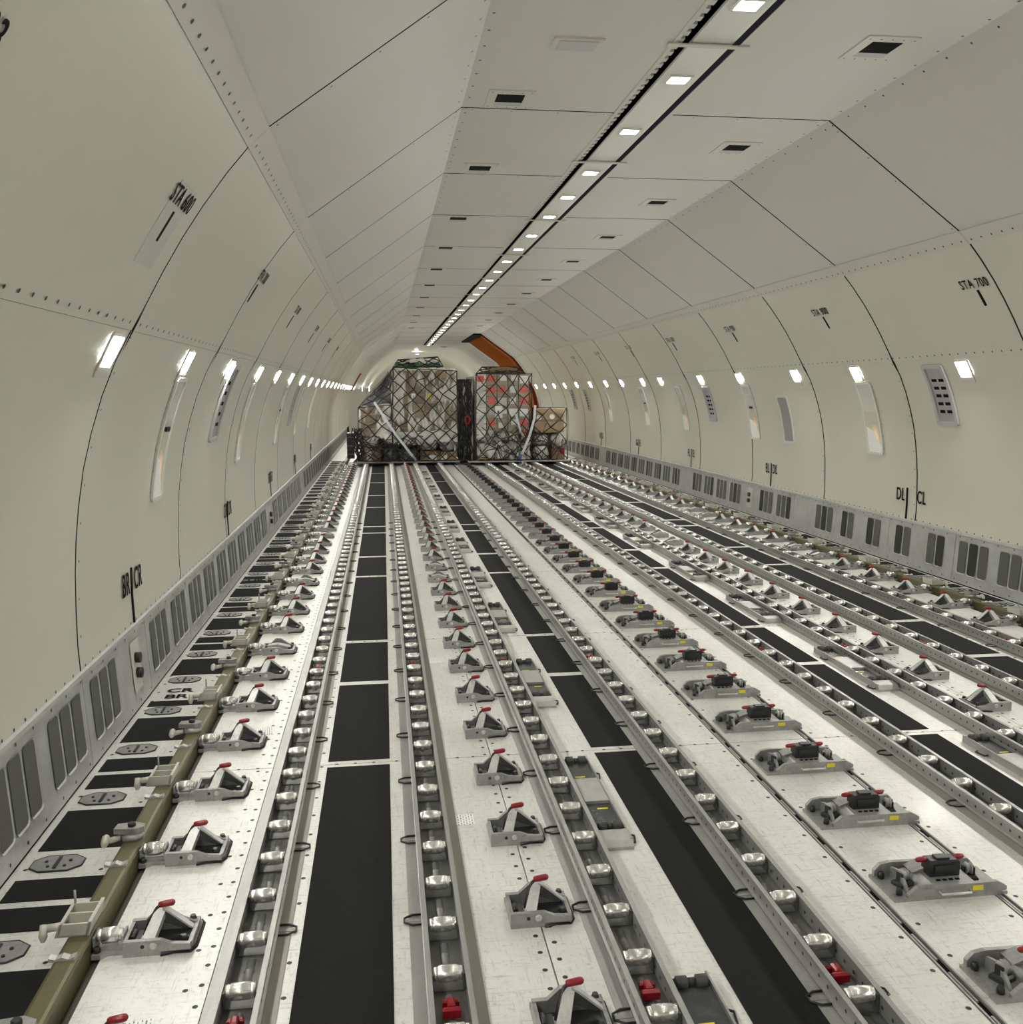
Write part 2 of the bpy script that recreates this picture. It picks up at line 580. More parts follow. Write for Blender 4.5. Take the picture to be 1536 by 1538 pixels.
def panel(b, name, m, parent):
    """painted face, edges coloured dark so the joints read as shaded gaps"""
    me = b.mesh(name, m)
    me.materials.append(EDGE_SHADE)
    for p in list(me.polygons)[b.edge0:]: p.material_index = 1
    return put(name, me, parent)


def shell(profile, y0, y1, side, off):
    b = MB(); n = len(profile)
    vs = []
    for y in (y0, y1):
        vs += [(side * (p[0] + off), y, p[1] + off * 0.6) for p in profile]
    return b.add(vs, [(i, i + 1, n + i + 1, n + i) for i in range(n - 1)])


def dots(b, pos, nrm, r):
    """flat 6-sided screw head, slightly proud"""
    nrm = Vector(nrm).normalized()
    u = nrm.orthogonal().normalized(); w = nrm.cross(u)
    c = Vector(pos) + nrm * 0.003
    vs = [c + u * (r * math.cos(k * math.pi / 3)) + w * (r * math.sin(k * math.pi / 3)) for k in range(6)]
    b.add(vs, [tuple(range(6))])


def fill_gap(p, q, g):
    """shorten a segment pair by g at each end"""
    return p, q


SIDE = {-1: 'left', 1: 'right'}
WALLOF = {-1: 'the BR CR wall', 1: 'the DL CL wall'}
walls = {}
for s in (-1, 1):
    b = shell(PROF, Y_NEAR, Y_FAR, s, 0.02)
    if s > 0:
        b = shell(PROF, Y_NEAR, DOOR0, s, 0.02)
        b2 = shell(PROF, DOOR1, Y_FAR, s, 0.02)
        b.add(b2.v, b2.f)
    w = b.build('wall_' + SIDE[s], DARK)
    tag(w, 'cream painted curved side wall with ' + ('STA 600 and BR CR markings' if s < 0 else 'STA 700 and DL CL markings'), 'wall', None, 'structure')
    walls[s] = w
    scr = MB()
    for y0, y1 in zip(ST[:-1], ST[1:]):
        a, c = y0 + G + max(0, y0) * 0.0004, y1 - G - max(0, y1) * 0.0004
        if s > 0 and c > DOOR0 and a < DOOR1:
            segs = [(a, min(c, DOOR0))] if a < DOOR0 else []
            if c > DOOR1: segs.append((max(a, DOOR1), c))
        else:
            segs = [(a, c)]
        for a2, c2 in segs:
            if c2 - a2 < 0.05: continue
            panel(sheet(LOWER, s, a2, c2), 'lower_wall_panel', WALL, w)
            # the upper panel laps 6 mm over the lower one
            up = [(p[0] - 0.006, p[1] - 0.002) for p in UPPER]
            up[0] = (up[0][0] + 0.006, up[0][1] - 0.012)
            panel(sheet([(p[0] - 0.004, p[1]) for p in UPPER], s, a2, c2), 'upper_wall_panel', WALL, w)
        if y0 > 24: continue
        # screws down the joint (on the far side of it) and along the light seam
        for t in range(1, 15):
            tt = t * ARC[-1] / 15
            (x, z), (tx, tz) = prof_at_arc(tt)
            dots(scr, (s * x, y0 + 0.035, z), (-s * tz, 0, tx), 0.0065)
        yy = y0 + 0.06
        while yy < y1:
            (x, z), (tx, tz) = prof_at_arc(ARC[10] + 0.035)
            dots(scr, (s * (x - 0.005), yy, z), (-s * tz, 0, tx), 0.0085)
            (x, z), (tx, tz) = prof_at_arc(ARC[-1] - 0.03)
            dots(scr, (s * (x - 0.009), yy, z), (-s * tz, 0, tx), 0.0085)
            (x, z), (tx, tz) = prof_at_arc(0.03)
            dots(scr, (s * x, yy, z), (-s * tz, 0, tx), 0.0075)
            yy += 0.107
    for y0 in ST[2:11]:
        q = WallMB(s, y0, 1.875)
        q.add([(0, -0.10, 0.007), (0.013, 0.0, 0.007), (0, 0.13, 0.007), (-0.013, 0.0, 0.007)], [(0, 1, 2, 3)])
        q.v = q.mapped()
        MB.build(q, 'joint_gap', DARK, w, q.base)
    tag(scr.build('screw_head', SCREW, w), kind='stuff')
    # seam strip between wall and ceiling: a folded strip, one length per bay
    for y0, y1 in zip(ST[:-1], ST[1:]):
        if y0 > 24 or y1 < -1: continue
        (xa, za), _ = prof_at_arc(ARC[-1] - 0.06)
        dx, dz = SEAM2[0] - PROF[-1][0], SEAM2[1] - PROF[-1][1]; l = math.hypot(dx, dz)
        xb, zb = PROF[-1][0] + dx / l * 0.065, PROF[-1][1] + dz / l * 0.065
        sheet([(xa - 0.0065, za - 0.003), (PROF[-1][0] - 0.006, PROF[-1][1] - 0.007), (xb - 0.002, zb - 0.003)], s, y0 + 0.001, y1 - 0.001, 0.002).build('seam_strip', TRIMM, w)

# far taper beyond the straight tube
TAPER = [(36.0, 1.0, 0.0), (38.5, 0.94, -0.02), (41.0, 0.84, -0.08), (43.0, 0.70, -0.16)]
for s in (-1, 1):
    prof = [(3.03, 0.0)] + PROF + [SEAM2, (0.0, 3.40)]
    b = MB(); n = len(prof); vs = []
    for y, k, dz in TAPER:
        vs += [(s * p[0] * k, y, p[1] * (1 + dz * (p[1] / 3.4))) for p in prof]
    fs = []
    for r in range(len(TAPER) - 1):
        fs += [(r * n + i, r * n + i + 1, (r + 1) * n + i + 1, (r + 1) * n + i) for i in range(n - 1)]
    b.add(vs, fs, True).build('tail_lining_panel', WALL, walls[s])
b = MB()
prof = [(3.03, 0.0)] + PROF + [SEAM2]
y, k, dz = TAPER[-1]
pts = [(p[0] * k, p[1] * (1 + dz * (p[1] / 3.4))) for p in prof]
b.prism(pts + [(-p[0], p[1]) for p in pts[::-1]], 'y', 43.0, 43.1)
tag(b.build('wall_end', WALL), 'plain pale bulkhead closing the tail end behind the cargo', 'wall', None, 'structure')
b = MB()
prof = [(3.03, 0.0)] + PROF + [SEAM2]
b.prism([(p[0] + .02, p[1]) for p in prof] + [(-p[0] - .02, p[1]) for p in prof[::-1]], 'y', Y_NEAR - 0.1, Y_NEAR)
tag(b.build('wall_front', WALL), 'plain cream bulkhead at the nose end of the cargo deck', 'wall', None, 'structure')

# ------------------------------------------------------------------ ceiling
SLOPE = [PROF[-1], SEAM2]
b = MB()
for s in (-1, 1):
    q = shell(SLOPE + [(0.12 if s > 0 else 0.19, 3.40)], Y_NEAR, Y_FAR if s < 0 else DOOR0, s, 0.02)
    b.add(q.v, q.f)
q = shell(SLOPE + [(0.12, 3.40)], DOOR1, Y_FAR, 1, 0.02); b.add(q.v, q.f)
q = shell([(1.22, 3.40), (0.12, 3.40)], DOOR0, DOOR1, 1, 0.02); b.add(q.v, q.f)
b.box(-0.24, 0.17, Y_NEAR, Y_FAR, 3.50, 3.52)
ceiling = b.build('ceiling', DARK)
tag(ceiling, 'grey panelled ceiling with sloping side panels and a central light strip', 'ceiling', None, 'structure')
scr = MB()
for y0, y1 in zip(ST[:-1], ST[1:]):
    a, c = y0 + G + max(0, y0) * 0.0004, y1 - G - max(0, y1) * 0.0004
    for s in (-1, 1):
        segs = [(a, c)]
        if s > 0 and c > DOOR0 and a < DOOR1:
            segs = ([(a, DOOR0)] if a < DOOR0 else []) + ([(DOOR1, c)] if c > DOOR1 else [])
        for a2, c2 in segs:
            panel(sheet([(PROF[-1][0] + 0.002, PROF[-1][1]), SEAM2], s, a2, c2), 'slope_panel', CEILM, ceiling)
        e0, e1 = (-1.22, -0.225) if s < 0 else (0.125, 1.22)
        fp = MB().add([(e0, a, 3.40), (e1, a, 3.40), (e1, c, 3.40), (e0, c, 3.40)], [(0, 3, 2, 1)])
        fp.edge0 = 1
        fp.add([(e0, a, 3.40), (e1, a, 3.40), (e1, c, 3.40), (e0, c, 3.40), (e0, a, 3.412), (e1, a, 3.412), (e1, c, 3.412), (e0, c, 3.412)], [(0, 1, 5, 4), (1, 2, 6, 5), (2, 3, 7, 6), (3, 0, 4, 7), (4, 5, 6, 7)])
        panel(fp, 'flat_panel', CEILM, ceiling)
        if y0 > 18 or y1 < 0: continue
        yy = y0 + 0.10
        while yy < y1:
            dots(scr, (s * 1.19, yy, 3.399), (0, 0, -1), 0.009)
            dots(scr, (s * (1.22 + 0.035), yy + 0.02, 3.40 - 0.025), (-s * 0.58, 0, -0.81), 0.008)
            dots(scr, (s * (2.24 - 0.04), yy, 2.67 + 0.0286), (-s * 0.58, 0, -0.81), 0.009)
            yy += 0.215
        for t in (0.08, 0.3, 0.5, 0.7, 0.92):
            dots(scr, (s * (2.24 - 1.02 * t), y0 + 0.035, 2.67 + 0.73 * t), (-s * 0.58, 0, -0.81), 0.0065)
        for x in (0.3, 0.6, 0.9, 1.15):
            dots(scr, (s * x, y0 + 0.035, 3.399), (0, 0, -1), 0.0065)
tag(scr.build('screw_head', SCREW, ceiling), kind='stuff')
# light strip panels, side lips, perforated rail and cross brackets
SX0, SX1 = -0.135, 0.085
bk = [-0.0, 2.48, 4.95, 7.45, 9.95, 12.45, 14.95, 17.45, 19.95, 22.45, 24.95, 27.45, 29.95, 32.45, 34.95]
for y0, y1 in zip([-2.9] + bk, bk + [36.0]):
    MB().box(SX0, SX1, y0 + 0.004, y1 - 0.004, 3.405, 3.42).build('light_strip_panel', STRIPM, ceiling)
    if y0 < 20:
        MB().prism([(-0.24, 3.3995), (-0.215, 3.3995), (-0.215, 3.396), (-0.24, 3.396)], 'y', y0, y1).build('strip_lip', CEILM, ceiling)
        MB().prism([(0.120, 3.3995), (0.145, 3.3995), (0.145, 3.396), (0.120, 3.396)], 'y', y0, y1).build('strip_lip', CEILM, ceiling)
pr = MB()
yy = 1.0
while yy < 16:
    pr.box(-0.212, -0.185, yy, yy + 0.055, 3.403, 3.43)
    yy += 0.095
tag(pr.build('perforated_rail', CEILM, ceiling), kind='stuff')
for y in bk[1:10]:
    MB().box(-0.26, 0.17, y - 0.02, y + 0.02, 3.388, 3.395).build('cross_bracket', TRIMM, ceiling)
# blank cover plate and vents
pl = thing('ceiling_cover_plate', (-0.72, 5.02, 3.40), None, 'small blank cover plate on the ceiling near the cross bracket', 'cover plate')
MB().cbox(-0.13, 0.13, -0.09, 0.09, -0.010, 0.0, 0.0).build('rim', TRIMM, pl)
MB().box(-0.10, 0.10, -0.065, 0.065, -0.014, -0.009).build('plate', GRILLEP, pl)
VENT_F = MB()
for (x0, x1, y0, y1) in ((-0.14, -0.085, -0.17, 0.17), (0.085, 0.14, -0.17, 0.17), (-0.085, 0.085, -0.17, -0.10), (-0.085, 0.085, 0.11, 0.17)):
    VENT_F.box(x0, x1, y0, y1, -0.006, 0.0)
VENT_F = VENT_F.mesh('vent_frame', TRIMM)
VENT_D = MB().box(-0.085, 0.085, -0.10, 0.11, -0.003, 0.0).mesh('vent_opening', DARK)
VENT_L = MB().prism([(0.11, -0.003), (0.065, -0.003), (0.11, -0.010)], 'x', -0.085, 0.085).mesh('vent_lip', GRILLEP)
for s, x, ys in ((-1, -0.945, [5.97, 7.78, 9.98, 11.97, 14.0, 16.05, 18.1, 20.2, 22.3, 24.4, 26.5]), (1, 0.86, [4.89, 6.93, 8.95, 10.97, 13.0, 15.1, 17.2, 19.3, 21.4, 23.5, 25.6])):
    for y in ys:
        v = thing('ceiling_vent', (x, y, 3.40), None, 'recessed dark air vent in the ceiling on the side of ' + WALLOF[s], 'vent', 'ceiling vents by ' + WALLOF[s])
        put('vent_frame', VENT_F, v); put('vent_opening', VENT_D, v)
        if y < 14:
            put('vent_lip', VENT_L, v)
            sc_ = MB()
            for k in range(5):
                for yy in (-0.14, 0.14):
                    dots(sc_, (-0.12 + 0.06 * k, yy, -0.006), (0, 0, -1), 0.006)
            tag(sc_.build('screw_head', SCREW, v), kind='stuff')
# ceiling lamps
CL_F = MB()
CL_F.box(-0.07, 0.07, -0.07, -0.055, -0.012, 0).box(-0.07, 0.07, 0.055, 0.07, -0.012, 0).box(-0.07, -0.055, -0.055, 0.055, -0.012, 0).box(0.055, 0.07, -0.055, 0.055, -0.012, 0)
CL_F = CL_F.mesh('lamp_frame', STRIPM)
CL_L = MB().cbox(-0.055, 0.055, -0.055, 0.055, 0, 0.008, 0.004)
CL_L.v = [(x, y, -z) for x, y, z in CL_L.v]; CL_L.f = [f[::-1] for f in CL_L.f]
CL_L = CL_L.mesh('lamp_lens', LENS_C)
cy = [4.44, 5.50, 6.59, 7.83, 8.80, 9.77, 10.95, 12.0, 13.1]
while cy[-1] < 35: cy.append(cy[-1] + 1.09)
for y in [-2.0, -0.9, 0.15, 1.2, 2.3, 3.37] + cy:
    v = thing('ceiling_lamp', (-0.03, y, 3.405), None, 'small bright lamp set flush in the central ceiling light strip', 'lamp', 'lamps in the ceiling strip')
    put('lamp_frame', CL_F, v); put('lamp_lens', CL_L, v)
v = thing('ceiling_lamp', (-0.35, 39.0, 3.20), None, 'lone lamp under the tail ceiling beyond the end of the light strip', 'lamp')
put('lamp_frame', CL_F, v); put('lamp_lens', CL_L, v)
for x, y, sg in ((-2.60, 38.6, 1), (-2.36, 40.6, 1), (2.60, 38.6, -1), (2.36, 40.6, -1)):  # fill lamps added out of sight to brighten the tail end
    v = thing('tail_fill_lamp', (x, y, 1.80), None, 'added fill lamp on the side of the tail lining, unseen behind the loads', 'lamp', 'added tail fill lamps')
    MB().box(-0.015 if sg > 0 else -0.02, 0.02 if sg > 0 else 0.015, -0.11, 0.11, -0.10, 0.10).build('lamp_frame', TRIMM, v)
    MB().box(0.02 * sg - 0.006, 0.02 * sg + 0.006, -0.09, 0.09, -0.08, 0.08).build('lamp_lens', LENS_W, v)
for dx, dy in ((0.55, 0.6), (0.6, -0.6), (-0.9, 0.0)):
    v = thing('tail_vent', (dx, 37.4 + dy, 3.375), None, 'dark vent in the tail ceiling beyond the cargo', 'vent', 'tail ceiling vents')
    put('vent_frame', VENT_F, v); put('vent_opening', VENT_D, v)

# ------------------------------------------------------------------ wall lamps, windows, grilles, markings
wl = {-1: [-2.1, -0.6, 0.9, 2.4, 3.99, 5.46, 6.93, 8.53, 9.96, 11.45, 12.94], 1: [-2.1, -0.5, 1.0, 2.6, 4.1, 5.55, 7.0, 8.73, 10.1, 11.78, 13.3, 15.3, 16.4, 17.9, 19.2]}
for s in (-1, 1):
    while wl[s][-1] < (34 if s < 0 else 27.0): wl[s].append(wl[s][-1] + 1.5)
    for y in wl[s]:
        b = WallMB(s, y, 1.79)
        v = thing('wall_lamp', b.base, None, 'bright square lamp below the seam of ' + WALLOF[s], 'lamp', 'lamps along ' + WALLOF[s])
        b.ring(0.18, 0.17, 0.012, 0.018, 0.001, 0.010).build('lamp_frame', TRIMM, v)
        q = WallMB(s, y, 1.79)
        q.plate(-0.072, 0.072, -0.035, 0.066, 0.001, 0.011).build('lamp_lens', LENS_W, v)
        if y < 12:
            q = WallMB(s, y, 1.79)
            q.plate(-0.085, 0.085, -0.115, -0.05, 0.0005, 0.006).build('mounting_plate', TRIMM, v)

win_n = [0]


def window(s, y, z0, z1, kind, wd=0.27):
    """tall narrow window: frame, shade, lower pane with painted glow, white corner flap"""
    win_n[0] += 1
    zc = (z0 + z1) / 2
    h = arc_at_z(z1) - arc_at_z(z0)
    b = WallMB(s, y, zc)
    v = thing('window_%d' % win_n[0], b.base, None, None, None, None, 'structure')
    b.ring(wd, h, 0.035, 0.024, 0.001, 0.014).build('window_frame', STRIPM, v)
    iw, ih = wd - 0.046, h - 0.046
    if kind == 'blank':
        WallMB(s, y, zc).plate(-iw / 2, iw / 2, -ih / 2, ih / 2, 0.0, 0.004).build('blanking_panel', BLANKP, v)
        tag(v, 'plain grey blanked window on ' + WALLOF[s], 'window')
        return
    WallMB(s, y, zc).plate(-iw / 2, iw / 2, ih * 0.08, ih / 2, 0.0, 0.005).build('shade', PANE, v)
    # the pane: local coordinates for its painted warm glow are those of the flat cut-out, set upright on the wall
    b = WallMB(s, y, zc)
    b.plate(-iw / 2, iw / 2, -ih / 2, ih * 0.08, 0.0, 0.003)
    flat = [(u, vv, w) for u, vv, w in b.v]
    pts = b.mapped()
    # write the mesh in an upright local frame
    up = (wall_point(s, y, b.t0 + 0.05) - wall_point(s, y, b.t0 - 0.05)).normalized()
    ux = Vector((0, 1 if s < 0 else -1, 0)); nz = ux.cross(up)
    M = Matrix((ux, up, nz)).transposed().to_4x4()
    Mi = M.inverted()
    q = MB(); q.add([Mi @ Vector(p) for p in pts], b.f)
    o = q.build('lit_pane', GLOWP, v)
    o.rotation_euler = M.to_euler()
    b = WallMB(s, y, zc)
    b.add([(-iw / 2, -ih / 2, 0.006), (iw / 2, -ih / 2, 0.006), (iw / 2 * (1 if kind == 'flap' else 1), -ih / 2 + 0.05, 0.006), (0.0, -ih * 0.2, 0.006), (-iw / 2, -ih * 0.14, 0.006)], [(0, 1, 2, 3, 4)])
    b.build('folded_shade', WHITEL, v)
    if kind == 'flap':
        b = WallMB(s, y, zc)
        b.plate(-iw / 2 + 0.02, iw / 2 - 0.02, ih * 0.14, ih * 0.34, 0.005, 0.012).build('pull_tab', GREYP, v)
        b = WallMB(s, y, zc)
        b.plate(-0.04, -0.012, ih * 0.06, ih * 0.10, 0.006, 0.02).plate(0.012, 0.04, ih * 0.06, ih * 0.10, 0.006, 0.02).build('latch', BLK, v)
    sc_ = WallMB(s, y, zc)
    for k in range(6):
        for e in (-1, 1):
            c = (e * (wd / 2 + 0.008), -h / 2 + h * (k + 0.5) / 6)
            sc_.add([(c[0] + 0.006 * math.cos(a * math.pi / 3), c[1] + 0.006 * math.sin(a * math.pi / 3), 0.003) for a in range(6)], [tuple(range(6))])
    tag(sc_.build('screw_head', SCREW, v), kind='stuff')
    tag(v, 'tall narrow window with a folded white shade and painted warm glow on ' + WALLOF[s], 'window')


def grille(s, y, z0, z1, label, rows=5):
    zc = (z0 + z1) / 2
    h = arc_at_z(z1) - arc_at_z(z0)
    b = WallMB(s, y, zc)
    v = thing('wall_grille', b.base, None, label, 'grille')
    b.ring(0.30, h, 0.03, 0.036, 0.001, 0.020).build('grille_frame', GRILLEP, v)
    WallMB(s, y, zc).plate(-0.114, 0.114, -h / 2 + 0.03, h / 2 - 0.03, 0.0, 0.005).build('grille_plate', GRILLEI, v)
    for r in range(rows):
        vv = h / 2 - 0.15 - r * (h - 0.2) / rows
        for u in (-0.05, 0.05):
            WallMB(s, y, zc).plate(u - 0.034, u + 0.034, vv - 0.013, vv + 0.013, 0.004, 0.008).build('slot', DARK, v)


for y, kind in ((5.53, 'flap'), (8.53, 'plain'), (11.4, 'flap'), (13.9, 'plain'), (16.4, 'plain'), (2.3, 'plain')):
    window(-1, y, 1.03, 1.72, kind, 0.245)
for y, kind in ((8.69, 'plain'), (10.69, 'blank'), (11.72, 'flap'), (14.55, 'plain'), (16.75, 'flap'), (19.6, 'plain')):
    window(1, y, 1.015, 1.58 if kind == 'blank' else 1.72, kind, 0.30)
grille(1, 7.42, 1.34, 1.85, 'grey wall vent with two columns of slots beside the STA 700 marking')
grille(1, 13.25, 1.20, 1.70, 'grey wall vent with two columns of slots under a lamp past the EL DL marking')
grille(1, 21.6, 1.20, 1.70, 'grey wall vent near the loaded pallet beside the DL CL wall')
grille(1, 23.2, 1.20, 1.70, 'grey wall vent behind the loaded pallet beside the DL CL wall')
grille(-1, 7.15, 1.28, 1.84, 'grey wall vent with slots under a lamp near the CR DR marking')
grille(-1, 12.9, 1.20, 1.74, 'grey wall vent with slots further along the BR CR wall')


def bar(s, y, z0, z1, parent, wd=0.02, name='marking_line', mtl=None):
    zc = (z0 + z1) / 2; h = arc_at_z(z1) - arc_at_z(z0)
    b = WallMB(s, y, zc)
    b.plate(-wd / 2, wd / 2, -h / 2, h / 2, 0.0005, 0.006)
    b.v = b.mapped()
    return MB.build(b, name, mtl or INK, parent, b.base)


def station(s, y, z, num, placard=False, size=0.105):
    if placard:
        zc = z - 0.085; b = WallMB(s, y, zc); b.plate(-0.13, 0.13, -0.19, 0.16, 0.0003, 0.005); b.v = b.mapped()
        MB.build(b, 'station_placard', GREYP, walls[s], b.base)
    wall_text('STA %d' % num, s, y, z, size, walls[s], 'station_marking', 0.76, 0.0085, None, 0.012)
    bar(s, y, z - 0.155, z - 0.045, walls[s], 0.026)


station(-1, 3.83, 2.355, 600, True)
for k in range(1, 6):
    station(-1, 3.83 + 2.44 * k, 2.355, 600 + 100 * k, False)
for k in range(7):
    station(1, 6.40 + 2.42 * k, 2.385, 700 + 100 * k)
wall_text('03', -1, 2.092, 2.335, 0.105, walls[-1], 'station_marking', 0.76, 0.0085, None, 0.012)


def zone(s, y, a, b_, d0=0.118, d1=0.118):
    wall_text(a, s, y - d0 * (1 if s < 0 else -1), 0.655, 0.165, walls[s], 'zone_marking', 0.66, 0.006, None, 0.024)
    wall_text(b_, s, y + d1 * (1 if s < 0 else -1), 0.655, 0.165, walls[s], 'zone_marking', 0.66, 0.006, None, 0.024)
    bar(s, y, 0.44, 0.73, walls[s], 0.022)


for k, (a, b_) in enumerate((('BR', 'CR'), ('CR', 'DR'), ('DR', 'ER'), ('ER', 'FR'), ('FR', 'GR'))):
    zone(-1, 5.02 + 3.05 * k, a, b_)
for k, (a, b_) in enumerate((('DL', 'CL'), ('EL', 'DL'), ('FL', 'EL'), ('GL', 'FL'), ('HL', 'GL'))):
    zone(1, 8.135 + 3.12 * k, a, b_, 0.11, 0.24 if k == 0 else 0.118)

# ------------------------------------------------------------------ cargo door opening on the right, far end
door = thing('door_1', (0, 0, 0), None, 'cargo door opening with orange primed frame behind the loaded pallets', 'door', None, 'structure')
dp = [(3.05, 0.02)] + PROF + [(SEAM2[0] + 0.02, SEAM2[1])]
n = len(dp)
b = MB(); vs = []
for y in (DOOR0, DOOR1):
    vs += [(p[0] + 0.42, y, p[1] + 0.16) for p in dp]
b.add(vs, [(i, i + 1, n + i + 1, n + i) for i in range(n - 1)], True).build('door_skin', ORANGE, door)
for y, m in ((DOOR0, ORANGE), (DOOR1, ORANGE)):
    b = MB()
    b.add([(p[0], y, p[1]) for p in dp] + [(p[0] + 0.42, y, p[1] + 0.16) for p in dp], [(i, i + 1, n + i + 1, n + i) for i in range(n - 1)])
    b.build('door_jamb', m, door)
for k in range(4):
    y = DOOR0 + 0.5 + 0.8 * k
    b = MB(); vs = []
    for yy in (y, y + 0.10):
        vs += [(p[0] + 0.30, yy, p[1] + 0.11) for p in dp]
        vs += [(p[0] + 0.42, yy, p[1] + 0.16) for p in dp]
    fs = [(i, i + 1, 2 * n + i + 1, 2 * n + i) for i in range(n - 1)] + [(i, i + 1, n + i + 1, n + i) for i in range(n - 1)] + [(2 * n + i, 2 * n + i + 1, 3 * n + i + 1, 3 * n + i) for i in range(n - 1)]
    b.add(vs, fs).build('door_rib', ORANGE if k < 3 else DKRED, door)
MB().box(1.0, 1.26, DOOR0, DOOR1, 3.36, 3.40).build('ceiling_gap_dark', DARK, door)  # dark box added to stand in for the gap at the ceiling
for z in (1.2, 1.35, 0.95):
    MB().box(2.93, 2.99, DOOR1 - 0.05, DOOR1 - 0.02, z, z + 0.03).build('signal_lamp', SIGNAL, door)
# a red painted edge strip far along the left wall
b = WallMB(-1, 33.2, 1.95)
b.plate(-0.05, 0.05, -0.28, 0.42, 0.002, 0.05)
b.v = b.mapped()
o = MB.build(b, 'trim_1', DKRED, None, b.base)
tag(o, 'short red edge strip far along the BR CR wall', 'trim', None, 'structure')

# ------------------------------------------------------------------ kick panels
for s in (-1, 1):
    base = MB().prism([(s * 3.035, 0.0), (s * 3.075, 0.0), (s * 3.09, 0.43), (s * 3.06, 0.43)], 'y', Y_NEAR, Y_FAR).build('baseboard_' + SIDE[s], DARK)
    tag(base, 'grey metal kick panels with dark slotted grilles below ' + WALLOF[s], 'kick panel', None, 'structure')

    def kp(y, z, w=0.0):     # point on the kick panel face
        return (s * (3.028 + 0.027 * z / 0.43 - w), y, z)
    bays = []
    y = 4.14 - 1.067 * 7
    k = 0
    while y < 34:
        y1 = y + 1.067
        b = MB()
        # panel with raised top bead
        b.add([kp(y + .003, 0.01), kp(y1 - .003, 0.01), kp(y1 - .003, 0.425), kp(y + .003, 0.425),
               kp(y + .003, 0.01, -.008), kp(y1 - .003, 0.01, -.008), kp(y1 - .003, 0.425, -.008), kp(y + .003, 0.425, -.008)],
              [(0, 1, 2, 3), (0, 4, 5, 1), (1, 5, 6, 2), (2, 6, 7, 3), (3, 7, 4, 0)])
        p = b.build('kick_panel', KICK, base)
        for h in range(2):
            yc = y + 0.28 + 0.5335 * h
            i = round((yc - 4.42) / 0.5335)
            blank = (s < 0 and i in (1, 12, 20)) or (s > 0 and i in (11, 14, 19, 30))
            nslot = 3
            if s > 0 and i in (6, 7, 8, 9): nslot = 2
            if blank:
                if (s < 0 and i in (1, 12)) or (s > 0 and i == 14):
                    o = MB()
                    o.add([kp(yc - .08, .10, .004), kp(yc + .08, .10, .004), kp(yc + .08, .36, .004), kp(yc - .08, .36, .004)], [(0, 1, 2, 3)])
                    o.add([kp(yc - .08, .10, 0), kp(yc + .08, .10, 0), kp(yc + .08, .36, 0), kp(yc - .08, .36, 0)], [(0, 1, 2, 3)])
                    sb = o.build('socket_plate', TRIMM, p)
                    for zz in (0.19, 0.27):
                        MB().cyl(kp(yc, zz, 0.002), kp(yc, zz, 0.03), 0.028, 10).build('socket', BLK, p)
                continue
            for j in range(nslot):
                yy = yc + (j - (nslot - 1) / 2) * 0.138
                wd = 0.112
                # rounded slot, recessed mesh with a rim
                rr = rounded_rect(wd, 0.265, 0.02, 3)
                o = MB()
                o.add([kp(yy + q[0], 0.232 + q[1], 0.002) for q in rr], [tuple(range(len(rr)))])
                sl = o.build('grille', (MESHB if (i * 3 + j) % 5 in (1,) and s > 0 else MESHG) if nslot == 3 else (MESHB if j == (0 if i < 7 else 1) else MESHG), p)
                if y < 14:
                    rim = MB(); rr2 = rounded_rect(wd + 0.012, 0.277, 0.024, 3); m = len(rr)
                    rim.add([kp(yy + q[0], 0.232 + q[1], 0.002) for q in rr] + [kp(yy + q[0], 0.232 + q[1], 0.006) for q in rr2] , [(a, (a + 1) % m, m + (a + 1) % m, m + a) for a in range(m)])
                    rim.build('rim', KICK, sl)
        y = y1
        k += 1
    scr = MB()
    y = 0.0
    while y < 15:
        for z in (0.04, 0.40):
            dots(scr, kp(y + random.uniform(-.02, .02), z, 0.001), (-s, 0, 0.06), 0.0075)
        y += 0.178
    tag(scr.build('screw_head', SCREW, base), kind='stuff')
    # top bead rail
    MB().prism([(s * 3.053, 0.412), (s * 3.040, 0.418), (s * 3.042, 0.436), (s * 3.056, 0.44)], 'y', Y_NEAR, Y_FAR).build('top_bead', KICK, base)

# ------------------------------------------------------------------ floor
floor = MB().box(-3.08, 3.08, Y_NEAR, 43.0, -0.10, -0.012).build('floor', SUBFL)
tag(floor, 'bare metal cargo deck floor with black anti-slip strips', 'floor', None, 'structure')
CROSS = [-3.2, -1.1, 1.0, 2.02, 4.04, 6.11, 8.34, 9.37, 10.99, 13.5, 15.08, 17.27, 19.25, 21.4, 25.0, 30.0, 36.0]
STRIPS = [(-3.03, -2.70), (-2.588, -2.255), (-2.252, -2.215), (-2.095, -1.665), (-1.535, -1.302), (-1.298, -1.130), (-1.015, -0.60), (-0.475, -0.222), (-0.182, 0.0)]
STRIPS = STRIPS[:-1] + [(-0.182, 0.182)] + [(-b_, -a) for a, b_ in STRIPS[:-1]]
fl = MB(); gp = 0.0025
for a, c in STRIPS:
    for y0, y1 in zip(CROSS[:-1], CROSS[1:]):
        MB().box(a, c, y0 + gp, y1 - gp, -0.012, 0.0).build('floor_panel', FLOORM, floor)
# anti-slip mats
MATY = [-3.0, 1.0, 4.04, 5.21, 6.11, 8.34, 9.37, 10.99, 11.53, 13.5, 15.08, 17.27, 19.25, 21.4]
for a, c in ((-2.02, -1.75), (-0.832, -0.603), (0.603, 0.832), (1.75, 2.02)):
    for y0, y1 in zip(MATY[:-1], MATY[1:]):
        e = 0.035 if y1 < 9 else 0.045
        MB().box(a, c, y0 + e, y1 - e, 0.0, 0.0025).build('anti_slip_mat', BLACKM, floor)
